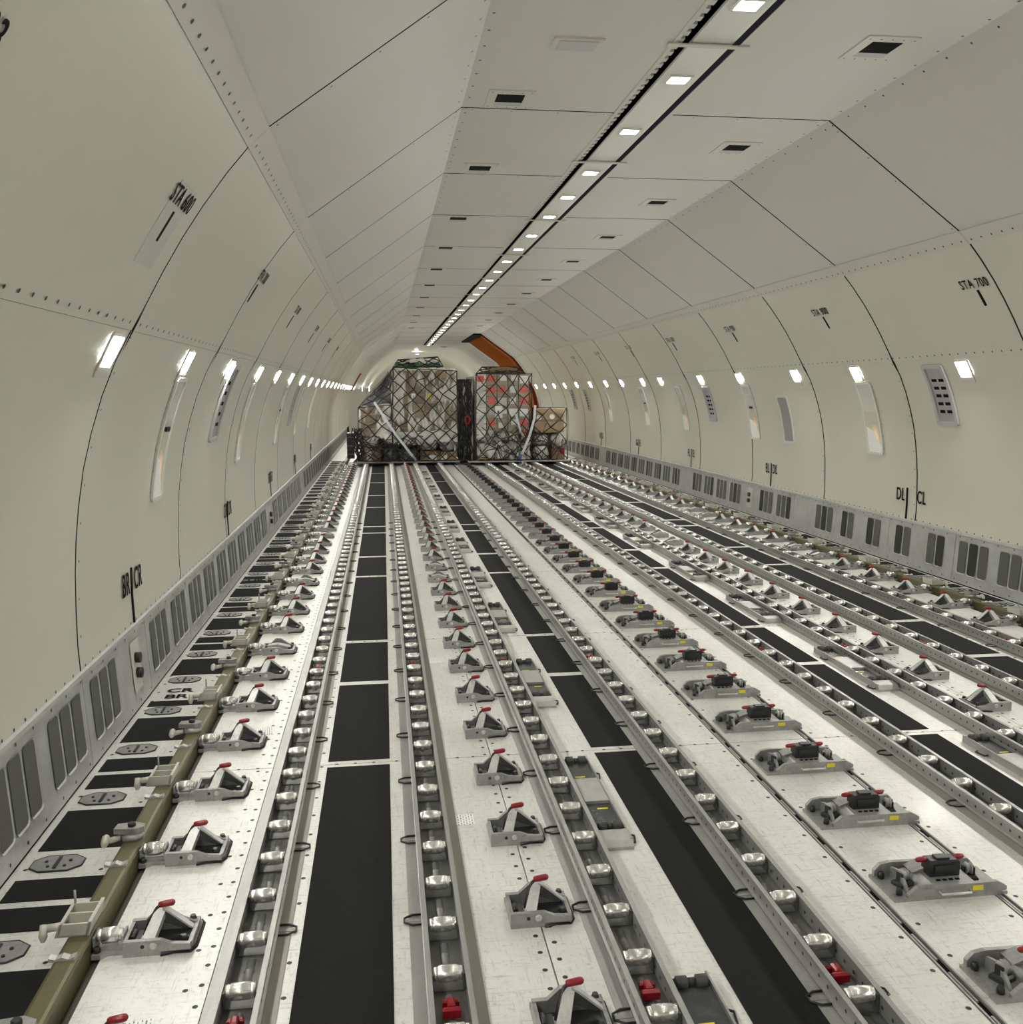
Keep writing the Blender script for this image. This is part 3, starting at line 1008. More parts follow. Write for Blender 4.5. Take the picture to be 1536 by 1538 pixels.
# the edge bays between kick panel and side rail: mats, octagonal covers
OCT = MB().prism([(0.085 * sx, 0.055 * sy) for sx, sy in ((-1, -.45), (-.55, -1), (.55, -1), (1, -.45), (1, .45), (.55, 1), (-.55, 1), (-1, .45))], 'z', 0.0, 0.004).mesh('access_cover', CAST)
OCTS = MB().box(-0.006, 0.006, -0.04, 0.04, 0.004, 0.008)
for q in ((-0.04, 0.012), (0.04, 0.012), (-0.025, -0.025), (0.03, -0.025)):
    OCTS.cyl((q[0], q[1], 0.004), (q[0], q[1], 0.008), 0.006, 6)
OCTS = OCTS.mesh('cover_latch', BLK)
OCTR = MB().path([(0.085 * sx, 0.055 * sy, 0.002) for sx, sy in ((-1, -.45), (-.55, -1), (.55, -1), (1, -.45), (1, .45), (.55, 1), (-.55, 1), (-1, .45))], 0.004, 4, True).mesh('cover_gasket', BLK)
EDGE_BIG = MB().box(-0.16, 0.13, -0.165, 0.165, 0.0, 0.0025).mesh('anti_slip_mat', BLACKM)
EDGE_SM = MB().box(-0.16, 0.13, -0.07, 0.07, 0.0, 0.0025).mesh('anti_slip_mat', BLACKM)
for s in (-1, 1):
    y = 3.28 - 0.533 * 3
    k = -3
    while y < 23:
        o = put('access_cover', OCT, floor, (s * 2.90, y, 0))
        if y < 14:
            put('cover_latch', OCTS, o); put('cover_gasket', OCTR, o)
        ym = y + 0.2665
        if k == 3:
            put('anti_slip_mat', EDGE_SM, floor, (s * 2.84, ym - 0.145, 0), None, (s * -1, 0.6, 1))
        elif k % 2 == 0:
            put('anti_slip_mat', EDGE_BIG, floor, (s * 2.84, ym, 0), None, (s * -1, 1, 1))
        else:
            put('anti_slip_mat', EDGE_SM, floor, (s * 2.84, ym - 0.09, 0), None, (s * -1, 1, 1))
            put('anti_slip_mat', EDGE_SM, floor, (s * 2.84, ym + 0.09, 0), None, (s * -1, 1, 1))
        y += 0.533; k += 1


def flat_text(txt, x, y, size, parent, name, sx=1.0, sy=1.0, rz=0.0, z=0.003):
    cu = bpy.data.curves.new(name, 'FONT'); cu.body = txt; cu.size = size
    cu.align_x = 'CENTER'; cu.align_y = 'CENTER'; cu.offset = size * 0.03
    tmp = bpy.data.objects.new('tmp', cu); COL.objects.link(tmp)
    me = bpy.data.meshes.new_from_object(tmp.evaluated_get(bpy.context.evaluated_depsgraph_get()))
    bpy.data.objects.remove(tmp); bpy.data.curves.remove(cu)
    me.name = name
    me.materials.clear(); me.materials.append(INK)
    return put(name, me, parent, (x, y, z), (0, 0, rz), (sx, sy, 1))


flat_text('CR', -2.885, 5.215, 0.10, floor, 'zone_marking', 1.05, 0.9)
flat_text('BR', -2.885, 5.11, 0.10, floor, 'zone_marking', 1.05, 0.9)
flat_text('CR', -2.885, 8.22, 0.10, floor, 'zone_marking', 1.05, 0.9)
flat_text('DR', -2.885, 8.33, 0.10, floor, 'zone_marking', 1.05, 0.9)
# floor placards with fine print
PLC = MB().box(-0.045, 0.045, -0.055, 0.055, 0.0, 0.0015).mesh('placard', PRINT)
for x, y, rz in ((-2.42, 2.33, -1.45), (-2.36, 4.50, -1.45), (-1.49, 3.42, 1.57), (-1.46, 5.60, 0), (0.93, 5.2, 0.1), (0.95, 4.75, 0.1), (-2.40, 3.05, 0)):
    if y == 3.05: continue
    put('placard', PLC, floor, (x, y, 0.0), (0, 0, rz))
# floor fasteners
scr = MB()


def row(x, y0, y1, st, r=0.0085):
    y = y0
    while y < y1:
        dots(scr, (x, y, -0.0025), (0, 0, 1), r); y += st


for s in (-1, 1):
    row(s * 2.232, 1.3, 11, 0.093); row(s * 2.275, 1.3, 11, 0.093); row(s * 2.315, 1.35, 9, 0.19)
    row(s * 1.275, 1.3, 10, 0.085); row(s * 1.325, 1.34, 10, 0.085)
    row(s * 2.045, 1.3, 6, 0.16)
    row(s * 2.995, 1.3, 10, 0.15, 0.009); row(s * 2.74, 1.33, 8, 0.27)
    row(s * 0.245, 1.3, 10, 0.165); row(s * 0.155, 1.36, 10, 0.165)
    for yc in (4.04, 6.11, 8.34):
        for x in (2.5, 2.4, 2.32, 1.98, 1.90, 1.82, 1.72, 1.45, 1.38, 1.22, 1.15, 0.95, 0.88, 0.78, 0.7, 0.63, 0.42, 0.35, 0.29):
            dots(scr, (s * x, yc, -0.002), (0, 0, 1), 0.008)
tag(scr.build('fastener', SCREW, floor), kind='stuff')
# twin seat tracks let into the centre floor
for s in (-1, 1):
    t = thing('seat_track', (s * 0.202, 0, 0), None, 'flush grooved seat track under the centre locks on the side of ' + WALLOF[s], 'seat track')
    MB().box(-0.017, -0.011, -3, 24, -0.012, 0.003).box(0.011, 0.017, -3, 24, -0.012, 0.003).build('track_lip', RAILM, t)
    MB().box(-0.011, 0.011, -3, 24, -0.012, -0.006).build('groove', DARK, t)
    st = MB(); y = 1.2
    while y < 10:
        st.box(-0.0035, 0.0035, y, y + 0.13, -0.006, -0.001); y += 0.19
    tag(st.build('groove_insert', RAILM, t), kind='stuff')

# ------------------------------------------------------------------ roller tracks
ROL = MB()
ROL.lathe((-0.040, 0, 0.047), (0.040, 0, 0.047), [(0, 0.012), (0.02, 0.0185), (0.12, 0.0195), (0.14, 0.0185), (0.20, 0.0225), (0.80, 0.0225), (0.86, 0.0185), (0.88, 0.0195), (0.98, 0.0185), (1, 0.012)], 14)
ROLM = ROL.mesh('roller', STEEL)
RBK = MB().box(-0.045, -0.040, -0.02, 0.02, 0.008, 0.055).box(0.040, 0.045, -0.02, 0.02, 0.008, 0.055).box(-0.04, 0.04, -0.020, 0.020, 0.006, 0.010).mesh('roller_cradle', TRAYIN)
STOP = MB()
STOP.cbox(-0.024, 0.024, -0.028, -0.012, 0.0, 0.026, 0.005).cbox(-0.010, 0.010, -0.012, 0.022, 0.0, 0.030, 0.005).cbox(-0.022, 0.022, 0.015, 0.028, 0.0, 0.020, 0.004)
STOPM = STOP.mesh('red_stop', RED)
CONN = MB().lathe((0, -0.088, -0.003), (0, 0.088, -0.003), [(0, 0.012), (0.04, 0.016), (0.28, 0.016), (0.30, 0.0185), (0.33, 0.0185), (0.35, 0.016), (0.62, 0.016), (0.64, 0.0185), (0.67, 0.0185), (0.69, 0.016), (0.96, 0.016), (1, 0.012)], 10).mesh('conduit_clip', CONDM)
LOOP = MB()
LOOP.path([(0, -0.028, 0.006), (0.028, -0.028, 0.006), (0.052, -0.012, 0.006), (0.052, 0.012, 0.006), (0.028, 0.028, 0.006), (0, 0.028, 0.006)], 0.0035, 5)
LOOPM = LOOP.mesh('tie_loop', BLK)
LOOPP = MB().box(0.0, 0.05, -0.007, 0.007, 0.001, 0.005).mesh('loop_slot', CAST)
ORD = ('', 'second ', 'third ', 'fourth ')
for s in (-1, 1):
    for k, ax in enumerate((2.152, 1.602, 1.072, 0.538)):
        x = s * ax
        if k == 0:
            lab = 'steel roller track beside the side locks, next to ' + WALLOF[s]
        else:
            lab = '%s steel roller track from %s, counting from the side locks' % (ORD[k].strip(), WALLOF[s])
        t = thing('roller_track', (x, 0, 0), None, lab, 'roller track')
        # two side rails with top and bottom flanges, a tray between and the primed flange underneath
        for e in (-1, 1):
            MB().prism([(e * 0.047, 0.004), (e * 0.060, 0.004), (e * 0.060, 0.009), (e * 0.053, 0.012), (e * 0.053, 0.052), (e * 0.060, 0.056), (e * 0.060, 0.061), (e * 0.045, 0.061), (e * 0.045, 0.057), (e * 0.047, 0.054)],
                       'y', -3, 23).build('side_rail', RAILM, t)
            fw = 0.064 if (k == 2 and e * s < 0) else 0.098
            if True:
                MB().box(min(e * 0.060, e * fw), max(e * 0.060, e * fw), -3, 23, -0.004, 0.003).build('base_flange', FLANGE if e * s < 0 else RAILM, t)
        MB().box(-0.047, 0.047, -3, 23, 0.0, 0.006).build('tray', TRAYIN, t)
        hz = MB(); y = 1.3
        while y < 9:
            for e in (-1, 1):
                dots(hz, (e * 0.0465, y, 0.032), (-e, 0, 0), 0.006)
                dots(hz, (e * 0.0535, y, 0.032), (e, 0, 0), 0.006)
            y += 0.051
        tag(hz.build('rail_hole', SCREW if k < 3 else SCREW, t), kind='stuff')
        y = 2.397 - 0.242 * 4
        while y < 21.5:
            r = put('roller', ROLM, t, (0, y, 0))
            if y < 8:
                put('roller_cradle', RBK, r)
            if y < 9:
                put('conduit_clip', CONN, t, (0, y + 0.121, 0))
            y += 0.242
        for ys in (2.13, 5.21, 8.6, 12.0):
            put('red_stop', STOPM, t, (0, 2.397 + 0.242 * round((ys - 2.397) / 0.242) + 0.121, 0.018))
        sides = {0: (1,), 1: (-1, ), 2: (-1, ), 3: (-1, 1)}[k]
        for e in sides:
            d = e if s < 0 else -e
            y = 2.745 - 0.532 * 2
            while y < 12:
                o = put('tie_loop', LOOPM, t, (d * 0.06, y, 0.0), None, (d, 1, 1))
                if y < 8: put('loop_slot', LOOPP, o)
                y += 0.532

# ------------------------------------------------------------------ cargo locks
# local frame: x from the left corner (0) to 0.195, y from the near edge (0) to 0.17
LB = MB()
LB.prism([(0.0, 0.0), (0.105, 0.0), (0.135, 0.012), (0.185, 0.012), (0.197, 0.03), (0.197, 0.15), (0.185, 0.165), (0.0, 0.165)], 'z', 0.0, 0.012)     # base plate
LB.prism([(0.0, 0.012), (0.19, 0.012), (0.188, 0.030), (0.135, 0.034), (0.105, 0.047), (0.0, 0.047)], 'y', 0.0, 0.014)                                # near cheek
LB.prism([(0.0, 0.012), (0.19, 0.012), (0.188, 0.030), (0.150, 0.042), (0.105, 0.075), (0.075, 0.078), (0.04, 0.047), (0.0, 0.047)], 'y', 0.115, 0.130)  # far cheek, peaked
LB.box(0.0, 0.010, 0.014, 0.115, 0.012, 0.045)
LB.box(0.180, 0.192, 0.014, 0.150, 0.012, 0.028)
LB.box(0.045, 0.052, 0.014, 0.060, 0.012, 0.040)
LOCK_BODY = LB.mesh('lock_body', CAST)
PW = MB()
P0, P1 = Vector((0.062, 0.022, 0.030)), Vector((0.093, 0.085, 0.100))
dirv = (P1 - P0); ux = Vector((0.030, 0, 0)); th = Vector((0.004, 0.014, -0.010))
vs = [P0 - ux * .62, P0 + ux * .62, P1 + ux * .5, P1 - ux * .5, P0 - ux * .62 + th, P0 + ux * .62 + th, P1 + ux * .5 + th, P1 - ux * .5 + th]
PW.add(vs, [(0, 1, 2, 3), (4, 7, 6, 5), (0, 4, 5, 1), (1, 5, 6, 2), (2, 6, 7, 3), (3, 7, 4, 0)])
PAWL_UP = PW.mesh('pawl', CASTL)
GU = MB().prism([(0.098, 0.098), (0.112, 0.092), (0.178, 0.034), (0.160, 0.030), (0.10, 0.055)], 'y', 0.080, 0.094).mesh('gusset', CAST_SHADE)
GRIM = MB().prism([(0.098, 0.100), (0.114, 0.094), (0.182, 0.035), (0.176, 0.034), (0.110, 0.090), (0.098, 0.096)], 'y', 0.076, 0.098).mesh('gusset_rim', CASTL)
LEV = MB().path([(0.050, 0.045, 0.035), (0.062, 0.065, 0.068), (0.080, 0.088, 0.098), (0.098, 0.092, 0.111)], 0.006, 5).mesh('lever_strap', BLK)
HND = MB().lathe((0.084, 0.090, 0.107), (0.132, 0.092, 0.112), [(0, 0.006), (0.1, 0.009), (0.35, 0.0095), (0.8, 0.010), (0.93, 0.008), (1, 0.003)], 9).mesh('handle', RED)
BOLT = MB().lathe((0, 0, 0), (0, 0, 0.020), [(0, 0.011), (0.6, 0.011), (0.75, 0.009), (1, 0.008)], 8).mesh('bolt', BLK)
PIN = MB().lathe((0.085, 0.001, 0.030), (0.085, -0.005, 0.030), [(0, 0.011), (0.7, 0.011), (1, 0.008)], 10).mesh('pin', CASTL)
HOLE = MB().cyl((0.055, 0.001, 0.030), (0.055, -0.001, 0.030), 0.006, 8).mesh('pin_hole', BLK)
MECH = MB().box(0.012, 0.045, 0.03, 0.075, 0.012, 0.038).cyl((0.020, 0.03, 0.038), (0.020, 0.07, 0.038), 0.010, 6).mesh('latch_spring', BLK)
GASK = MB().path([(0.105, -0.006, 0.002), (0.140, 0.004, 0.002), (0.188, 0.004, 0.002), (0.201, 0.028, 0.002), (0.201, 0.155, 0.002), (0.19, 0.174, 0.002)], 0.0035, 4).mesh('gasket', BLK)
WELL_SHADE = MB().box(0.012, 0.178, 0.016, 0.113, 0.012, 0.0135).mesh('inner_shade', BLK)  # black plate painting the shade inside the lock body
POCK = MB().box(0.008, 0.045, -0.001, 0.0, 0.016, 0.042).mesh('side_pocket', BLANKP)
# lowered state
PAWL_DN = MB().prism([(0.03, 0.040), (0.165, 0.028), (0.165, 0.040), (0.09, 0.060), (0.03, 0.052)], 'y', 0.035, 0.085).mesh('pawl', CASTL)
# the roller beside a side lock
SR = MB().lathe((-0.082, 0.050, 0.046), (-0.008, 0.050, 0.046), [(0, 0.010), (0.02, 0.017), (0.14, 0.019), (0.17, 0.016), (0.22, 0.0235), (0.78, 0.0235), (0.83, 0.016), (0.86, 0.019), (0.98, 0.017), (1, 0.010)], 12).mesh('roller', STEEL)
SRB = MB()
SRB.prism([(-0.088, 0.0), (-0.062, 0.0), (-0.045, 0.016), (-0.0005, 0.016), (-0.0005, 0.088), (-0.045, 0.088), (-0.062, 0.10), (-0.088, 0.10)], 'z', 0.0, 0.014)
SRB.box(-0.088, -0.082, 0.022, 0.078, 0.014, 0.055).box(-0.008, -0.002, 0.022, 0.078, 0.014, 0.055).box(-0.082, -0.008, 0.022, 0.030, 0.014, 0.026)
SRBM = SRB.mesh('roller_bracket', CAST)
SRK = MB().lathe((-0.076, 0.018, 0.014), (-0.076, 0.018, 0.030), [(0, 0.011), (0.7, 0.011), (1, 0.007)], 8).mesh('bracket_bolt', BLK)


def lock(name, s, x, y, label, group, roller, down, far):
    v = thing(name, (x, y, 0.0), (1 if s < 0 else -1, 1, 1), label, 'cargo lock', group)
    put('lock_body', LOCK_BODY, v)
    if not far: put('inner_shade', WELL_SHADE, v); put('side_pocket', POCK, v)
    if down:
        put('pawl', PAWL_DN, v)
    else:
        put('pawl', PAWL_UP, v)
        gu = put('gusset', GU, v)
        if not far: put('gusset_rim', GRIM, gu)
        h = put('handle', HND, v)
        if not far: put('lever_strap', LEV, h)
    if roller:
        rb = put('roller_bracket', SRBM, v)
        put('roller', SR, rb)
        put('bracket_bolt', SRK, rb)
    if not far:
        put('bolt', BOLT, v, (0.165, 0.030, 0.022)); put('bolt', BOLT, v, (0.172, 0.135, 0.022))
        put('latch_spring', MECH, v); put('gasket', GASK, v)
        put('pin', PIN, v); put('pin_hole', HOLE, v)
    return v


for s in (-1, 1):
    y = 2.137 - 0.532
    k = 0
    while y < 21.2:
        down = k in (8, 12, 17) if s < 0 else k in (13, 14, 19, 20)
        lock('side_lock', s, s * 2.525, y + random.uniform(-.004, .004),
             'side lock with steel roller ' + ('and raised red handle' if not down else 'and lowered pawl') + ' along ' + WALLOF[s],
             ('raised' if not down else 'lowered') + ' side locks by ' + WALLOF[s], True, down, y > 9.5)
        y += 0.533; k += 1
    y = 2.128 - 0.533
    k = 0
    while y < 20.9:
        down = k in ((12, 13) if s < 0 else (15, 16))
        lock('deck_lock', s, s * 1.394, y + random.uniform(-.004, .004),
             'deck lock with ' + ('raised red handle' if not down else 'lowered pawl') + ' in the row nearer ' + WALLOF[s],
             ('raised' if not down else 'lowered') + ' deck locks in the row nearer ' + WALLOF[s], False, down, y > 9.5)
        y += 0.5325; k += 1

# centre locks with black box and two red handles
CB = MB()
CB.box(-0.195, 0.195, 0.0, 0.165, 0.0, 0.010)
CB.prism([(-0.150, 0.010), (0.165, 0.010), (0.192, 0.016), (0.192, 0.028), (0.160, 0.046), (-0.118, 0.046), (-0.150, 0.020)], 'y', 0.0, 0.014)
CB.prism([(-0.185, 0.010), (0.170, 0.010), (0.170, 0.030), (0.150, 0.050), (-0.130, 0.056), (-0.165, 0.050), (-0.185, 0.030)], 'y', 0.148, 0.163)
CB.prism([(-0.085, 0.010), (0.095, 0.010), (0.085, 0.046), (-0.060, 0.046)], 'y', 0.014, 0.148)
CB.prism([(-0.085, 0.046), (-0.060, 0.046), (0.06, 0.062), (-0.04, 0.062)], 'y', 0.09, 0.148)
CBM = CB.mesh('lock_body', CAST)
CPK = MB().prism([(0.03, 0.010), (0.14, 0.010), (0.14, 0.045), (0.10, 0.056), (0.06, 0.040)], 'x', -0.135, -0.125).mesh('side_cheek', CAST)
CBX = MB().cbox(-0.045, 0.060, 0.055, 0.105, 0.046, 0.098, 0.005).box(-0.030, 0.045, 0.050, 0.056, 0.055, 0.085).box(-0.015, 0.03, 0.065, 0.095, 0.098, 0.104).mesh('latch_box', BLK)
CH = MB().lathe((0, 0, 0), (0.040, 0, 0.002), [(0, 0.004), (0.12, 0.008), (0.5, 0.0095), (0.85, 0.008), (1, 0.003)], 8).mesh('handle', RED)
CWH = MB().lathe((-0.012, 0, 0), (0.012, 0, 0), [(0, 0.010), (0.1, 0.020), (0.25, 0.021), (0.3, 0.017), (0.7, 0.017), (0.75, 0.021), (0.9, 0.020), (1, 0.010)], 10).mesh('guide_wheel', CAST)
CFK = MB().box(-0.018, -0.012, -0.012, 0.012, -0.03, 0.008).box(0.012, 0.018, -0.012, 0.012, -0.03, 0.008).cbox(-0.028, 0.028, -0.022, 0.022, -0.035, -0.018, 0.006).mesh('wheel_fork', BLK)
CGR = MB().path([(-0.045, -0.001, 0.026), (-0.042, -0.016, 0.024), (0.058, -0.016, 0.024), (0.061, -0.001, 0.026)], 0.0042, 6).mesh('grip_bar', CASTL)
CYL = MB().box(0.072, 0.108, -0.0015, 0.0, 0.022, 0.038).mesh('caution_label', YELL)
CPK2 = MB().box(-0.11, -0.06, -0.001, 0.0, 0.014, 0.036).mesh('recess_panel', BLANKP)
CPL = MB()
for k in range(4): CPL.box(-0.035 + 0.022 * k, -0.022 + 0.022 * k, 0.028, 0.036, 0.046, 0.049)
CPLM = CPL.mesh('tooth_row', DARK)
y = 2.637 - 0.508
k = 0
while y < 20.8:
    v = thing('centre_lock', (0.033, y, 0.0), None, 'wide grey centre lock with black box and twin red handles across the seat tracks', 'cargo lock', 'centre locks along the seat tracks')
    put('lock_body', CBM, v)
    lb = put('latch_box', CBX, v)
    if y < 12 or k % 3 == 0:
        put('handle', CH, lb, (-0.078, 0.085, 0.092)); put('handle', CH, lb, (0.052, 0.085, 0.094))
    if y < 10:
        put('side_cheek', CPK, v)
        for x, yy, rz in ((-0.120, 0.085, 0.35), (0.118, 0.095, -0.3)):
            w = put('guide_wheel', CWH, v, (x, yy, 0.045), (0, 0, rz)); put('wheel_fork', CFK, w)
        for x, yy in ((-0.165, 0.028), (-0.168, 0.135), (0.170, 0.030), (0.150, 0.140)):
            put('bolt', BOLT, v, (x, yy, 0.012))
        if k % 2 == 1: put('grip_bar', CGR, v)
        else:
            put('grip_bar', CGR, v, (-0.01, 0.012, 0))
        put('caution_label', CYL, v); put('recess_panel', CPK2, v); put('tooth_row', CPLM, v)
    y += 0.508; k += 1

# ------------------------------------------------------------------ power drive units
PB = MB()
PB.box(-0.056, -0.050, 0.0, 0.78, 0.0, 0.034).box(0.050, 0.056, 0.0, 0.78, 0.0, 0.034).box(-0.050, 0.050, 0.0, 0.78, 0.0, 0.012)
PBM = PB.mesh('unit_frame', RAILM)
PFR = MB().prism([(-0.02, 0.0), (0.075, 0.0), (0.075, 0.034), (0.06, 0.038), (0.0, 0.030), (-0.02, 0.012)], 'x', -0.058, 0.058).mesh('ramp_plate', PLATEM)
PLT = MB().box(-0.048, 0.048, 0.32, 0.54, 0.012, 0.034).mesh('cover_plate', PLATEM)
PTY = MB().box(-0.049, 0.049, 0.075, 0.32, 0.012, 0.022).mesh('drive_tray', PDUT)
PTY2 = MB().box(-0.049, 0.049, 0.54, 0.775, 0.012, 0.022).mesh('drive_tray', PDUT)
PRL = MB().lathe((-0.046, 0, 0), (-0.010, 0, 0), [(0, 0.010), (0.1, 0.019), (0.9, 0.019), (1, 0.010)], 10).lathe((0.010, 0, 0), (0.046, 0, 0), [(0, 0.010), (0.1, 0.019), (0.9, 0.019), (1, 0.010)], 10).cyl((-0.01, 0, 0), (0.01, 0, 0), 0.011, 8).mesh('drive_roller', RUB)
PYL = MB().box(-0.02, 0.022, 0, 0.009, 0.022, 0.0235).mesh('caution_label', YELL)
PLP = MB().path([(0.056, -0.03, 0.008), (0.072, -0.03, 0.006), (0.082, 0.02, 0.006), (0.066, 0.03, 0.006)], 0.004, 5).mesh('release_wire', BLK)
py = [1.55, 3.12, 4.66, 6.20, 7.70, 9.45, 10.9, 12.4, 13.9, 15.4, 16.9, 18.4]
for s in (-1, 1):
    for y in py:
        v = thing('drive_unit', (s * 0.948, y, 0.0), (1 if s < 0 else -1, 1, 1), 'long low power drive unit with rubber rollers beside third track from ' + WALLOF[s], 'drive unit', 'drive units on the side of ' + WALLOF[s])
        put('unit_frame', PBM, v); put('ramp_plate', PFR, v); put('cover_plate', PLT, v)
        put('drive_tray', PTY, v); put('drive_tray', PTY2, v)
        put('drive_roller', PRL, v, (0, 0.115, 0.028)); put('drive_roller', PRL, v, (0, 0.745, 0.028))
        if y < 10:
            put('caution_label', PYL, v, (0.01, 0.27, 0)); put('caution_label', PYL, v, (-0.015, 0.575, 0))
            put('release_wire', PLP, v, (0, 0.05, 0)); put('release_wire', PLP, v, (0, 0.62, 0))

# ------------------------------------------------------------------ olive side rails and their fittings
CLIPM = MB().prism([(-0.035, 0.060), (-0.035, 0.072), (-0.018, 0.066), (0.0, 0.073), (0.018, 0.066), (0.035, 0.072), (0.035, 0.060)], 'y', -0.012, 0.012).mesh('rail_clip', CASTL)
BRK = MB()
for a in (-0.060, 0.0, 0.056):
    BRK.prism([(-0.065, 0.062), (0.024, 0.062), (0.034, 0.10), (-0.050, 0.10)], 'y', a, a + 0.006)
BRK.prism([(-0.07, 0.060), (-0.06, 0.060), (-0.045, 0.10), (-0.055, 0.10)], 'y', -0.06, 0.062)
BRK.prism([(0.016, 0.060), (0.026, 0.060), (0.036, 0.104), (0.026, 0.104)], 'y', -0.06, 0.075)
BRK.box(-0.06, 0.022, -0.06, 0.06, 0.060, 0.066)
BRKM = BRK.mesh('clamp_bracket', CASTW)
BKN = MB().cyl((-0.10, -0.03, 0.075), (-0.05, -0.03, 0.08), 0.012, 8).lathe((-0.105, -0.05, 0.045), (-0.105, -0.035, 0.09), [(0, 0.006), (0.3, 0.013), (1, 0.010)], 8).mesh('toggle', CASTW)
BPIN = MB().cyl((-0.045, 0.06, 0.09), (-0.045, 0.06, 0.14), 0.004, 6).mesh('pin', CAST)
SWV = MB()
SWV.lathe((-0.006, 0, 0.060), (-0.006, 0, 0.085), [(0, 0.038), (0.6, 0.040), (1, 0.028)], 12)
SWV.prism([(-0.065, -0.020), (0.010, -0.030), (0.036, -0.010), (0.034, 0.012), (0.0, 0.030), (-0.06, 0.022)], 'z', 0.085, 0.105)
SWVM = SWV.mesh('swivel_stop', CAST)
SWT = MB().cyl((-0.085, -0.02, 0.062), (-0.045, -0.01, 0.068), 0.011, 8).lathe((-0.093, -0.045, 0.055), (-0.093, -0.005, 0.075), [(0, 0.008), (0.3, 0.014), (0.8, 0.014), (1, 0.008)], 8).mesh('toggle', CASTW)
SWB = MB().lathe((-0.008, 0, 0.105), (-0.008, 0, 0.118), [(0, 0.014), (0.7, 0.014), (1, 0.010)], 8).mesh('bolt', BLK)
for s in (-1, 1):
    t = thing('side_guide_rail', (s * 2.650, 0, 0), (1 if s < 0 else -1, 1, 1), 'olive primed side guide rail with clamp fittings along ' + WALLOF[s], 'guide rail')
    MB().prism([(-0.034, -0.012), (0.034, -0.012), (0.034, 0.052), (0.029, 0.060), (0.020, 0.062), (-0.022, 0.062), (-0.030, 0.060), (-0.034, 0.054)], 'y', -3, 24).build('rail', OLIVE, t)
    MB().box(-0.05, -0.034, -3, 24, -0.01, 0.004).build('base_flange', FLANGE, t)
    y = 2.76 - 1.066 * 2
    while y < 21:
        o = put('clamp_bracket', BRKM, t, (0, y, 0))
        put('toggle', BKN, o); 
        if y < 8: put('pin', BPIN, o)
        put('rail_clip', CLIPM, t, (-0.01, y - 0.17, 0))
        o = put('swivel_stop', SWVM, t, (0, y + 0.56, 0))
        put('toggle', SWT, o); put('bolt', SWB, o)
        put('rail_clip', CLIPM, t, (-0.01, y + 0.36, 0))
        y += 1.066

# ------------------------------------------------------------------ cargo
YC = 21.15


def pallet(x0, x1, y0, label):
    v = thing('cargo_pallet', ((x0 + x1) / 2, y0, 0.072), None, label, 'pallet')
    w = (x1 - x0) / 2
    MB().box(-w + 0.04, w - 0.04, 0.04, 3.1, 0.0, 0.022).build('deck_sheet', PALSKIN, v)
    for a in ((-w, w, 0.0, 0.05), (-w, w, 3.09, 3.14)):
        MB().cbox(a[0], a[1], a[2], a[3], 0.0, 0.030, 0.006).build('edge_rail', CAST, v)
    for a in ((-w, -w + 0.05), (w - 0.05, w)):
        MB().cbox(a[0], a[1], 0.05, 3.09, 0.0, 0.030, 0.006).build('edge_rail', CAST, v)
    return v


pallet(-2.41, -0.07, YC, 'flat metal cargo pallet under the load with a green cover')
pallet(0.10, 2.58, YC - 0.2, 'flat metal cargo pallet under the load with white box labels')


def carton(x0, x1, y0, y1, z0, z1, m, label, group, lab=None, labm=None, name='carton'):
    v = thing(name, ((x0 + x1) / 2, (y0 + y1) / 2, z0), None, label, 'box', group)
    w, d, h = (x1 - x0) / 2, (y1 - y0) / 2, z1 - z0
    g = 0.006
    MB().cbox(-w + g, w - g, -d + g, d - g, 0.0, h - 0.004, 0.008).build('box_body', m, v)
    MB().box(-w + g, w - g, -d + g - 0.002, -d + g, h * 0.46, h * 0.54).build('tape', CARTON2 if m is not CARTON2 else CARTON, v)
    if lab:
        a, b_, c, d_ = lab
        MB().box(-w + 2 * w * a, -w + 2 * w * b_, -d + g - 0.005, -d + g - 0.002, h * c, h * d_).build('label', labm or WHITEL, v)
    return v


def bag(x, y, z, rx, ry, rz, m, label, group, seed=0):
    """lumpy film-wrapped sack"""
    r = random.Random(seed)
    b = MB(); nu, nv = 14, 8
    ph = [r.uniform(0, 6.28) for _ in range(6)]
    vs = []
    for j in range(nv + 1):
        t = math.pi * j / nv
        for i in range(nu):
            a = 2 * math.pi * i / nu
            k = 1 + 0.10 * math.sin(3 * a + ph[0]) * math.sin(2 * t + ph[1]) + 0.07 * math.sin(5 * a + ph[2] + 3 * t)
            sx = math.copysign(abs(math.cos(a)) ** 0.6, math.cos(a)); sy = math.copysign(abs(math.sin(a)) ** 0.6, math.sin(a))
            st = math.sin(t) ** 0.6; ct = math.copysign(abs(math.cos(t)) ** 0.7, math.cos(t))
            vs.append((rx * k * sx * st, ry * k * sy * st, rz + rz * ct))
    fs = [(j * nu + i, j * nu + (i + 1) % nu, (j + 1) * nu + (i + 1) % nu, (j + 1) * nu + i) for j in range(nv) for i in range(nu)]
    b.add(vs, fs, True)
    o = b.build('wrapped_sack', m, None, (x, y, z))
    return tag(o, label, 'sack', group)


Z0 = 0.098
yl = YC + 0.10
yr = YC - 0.08
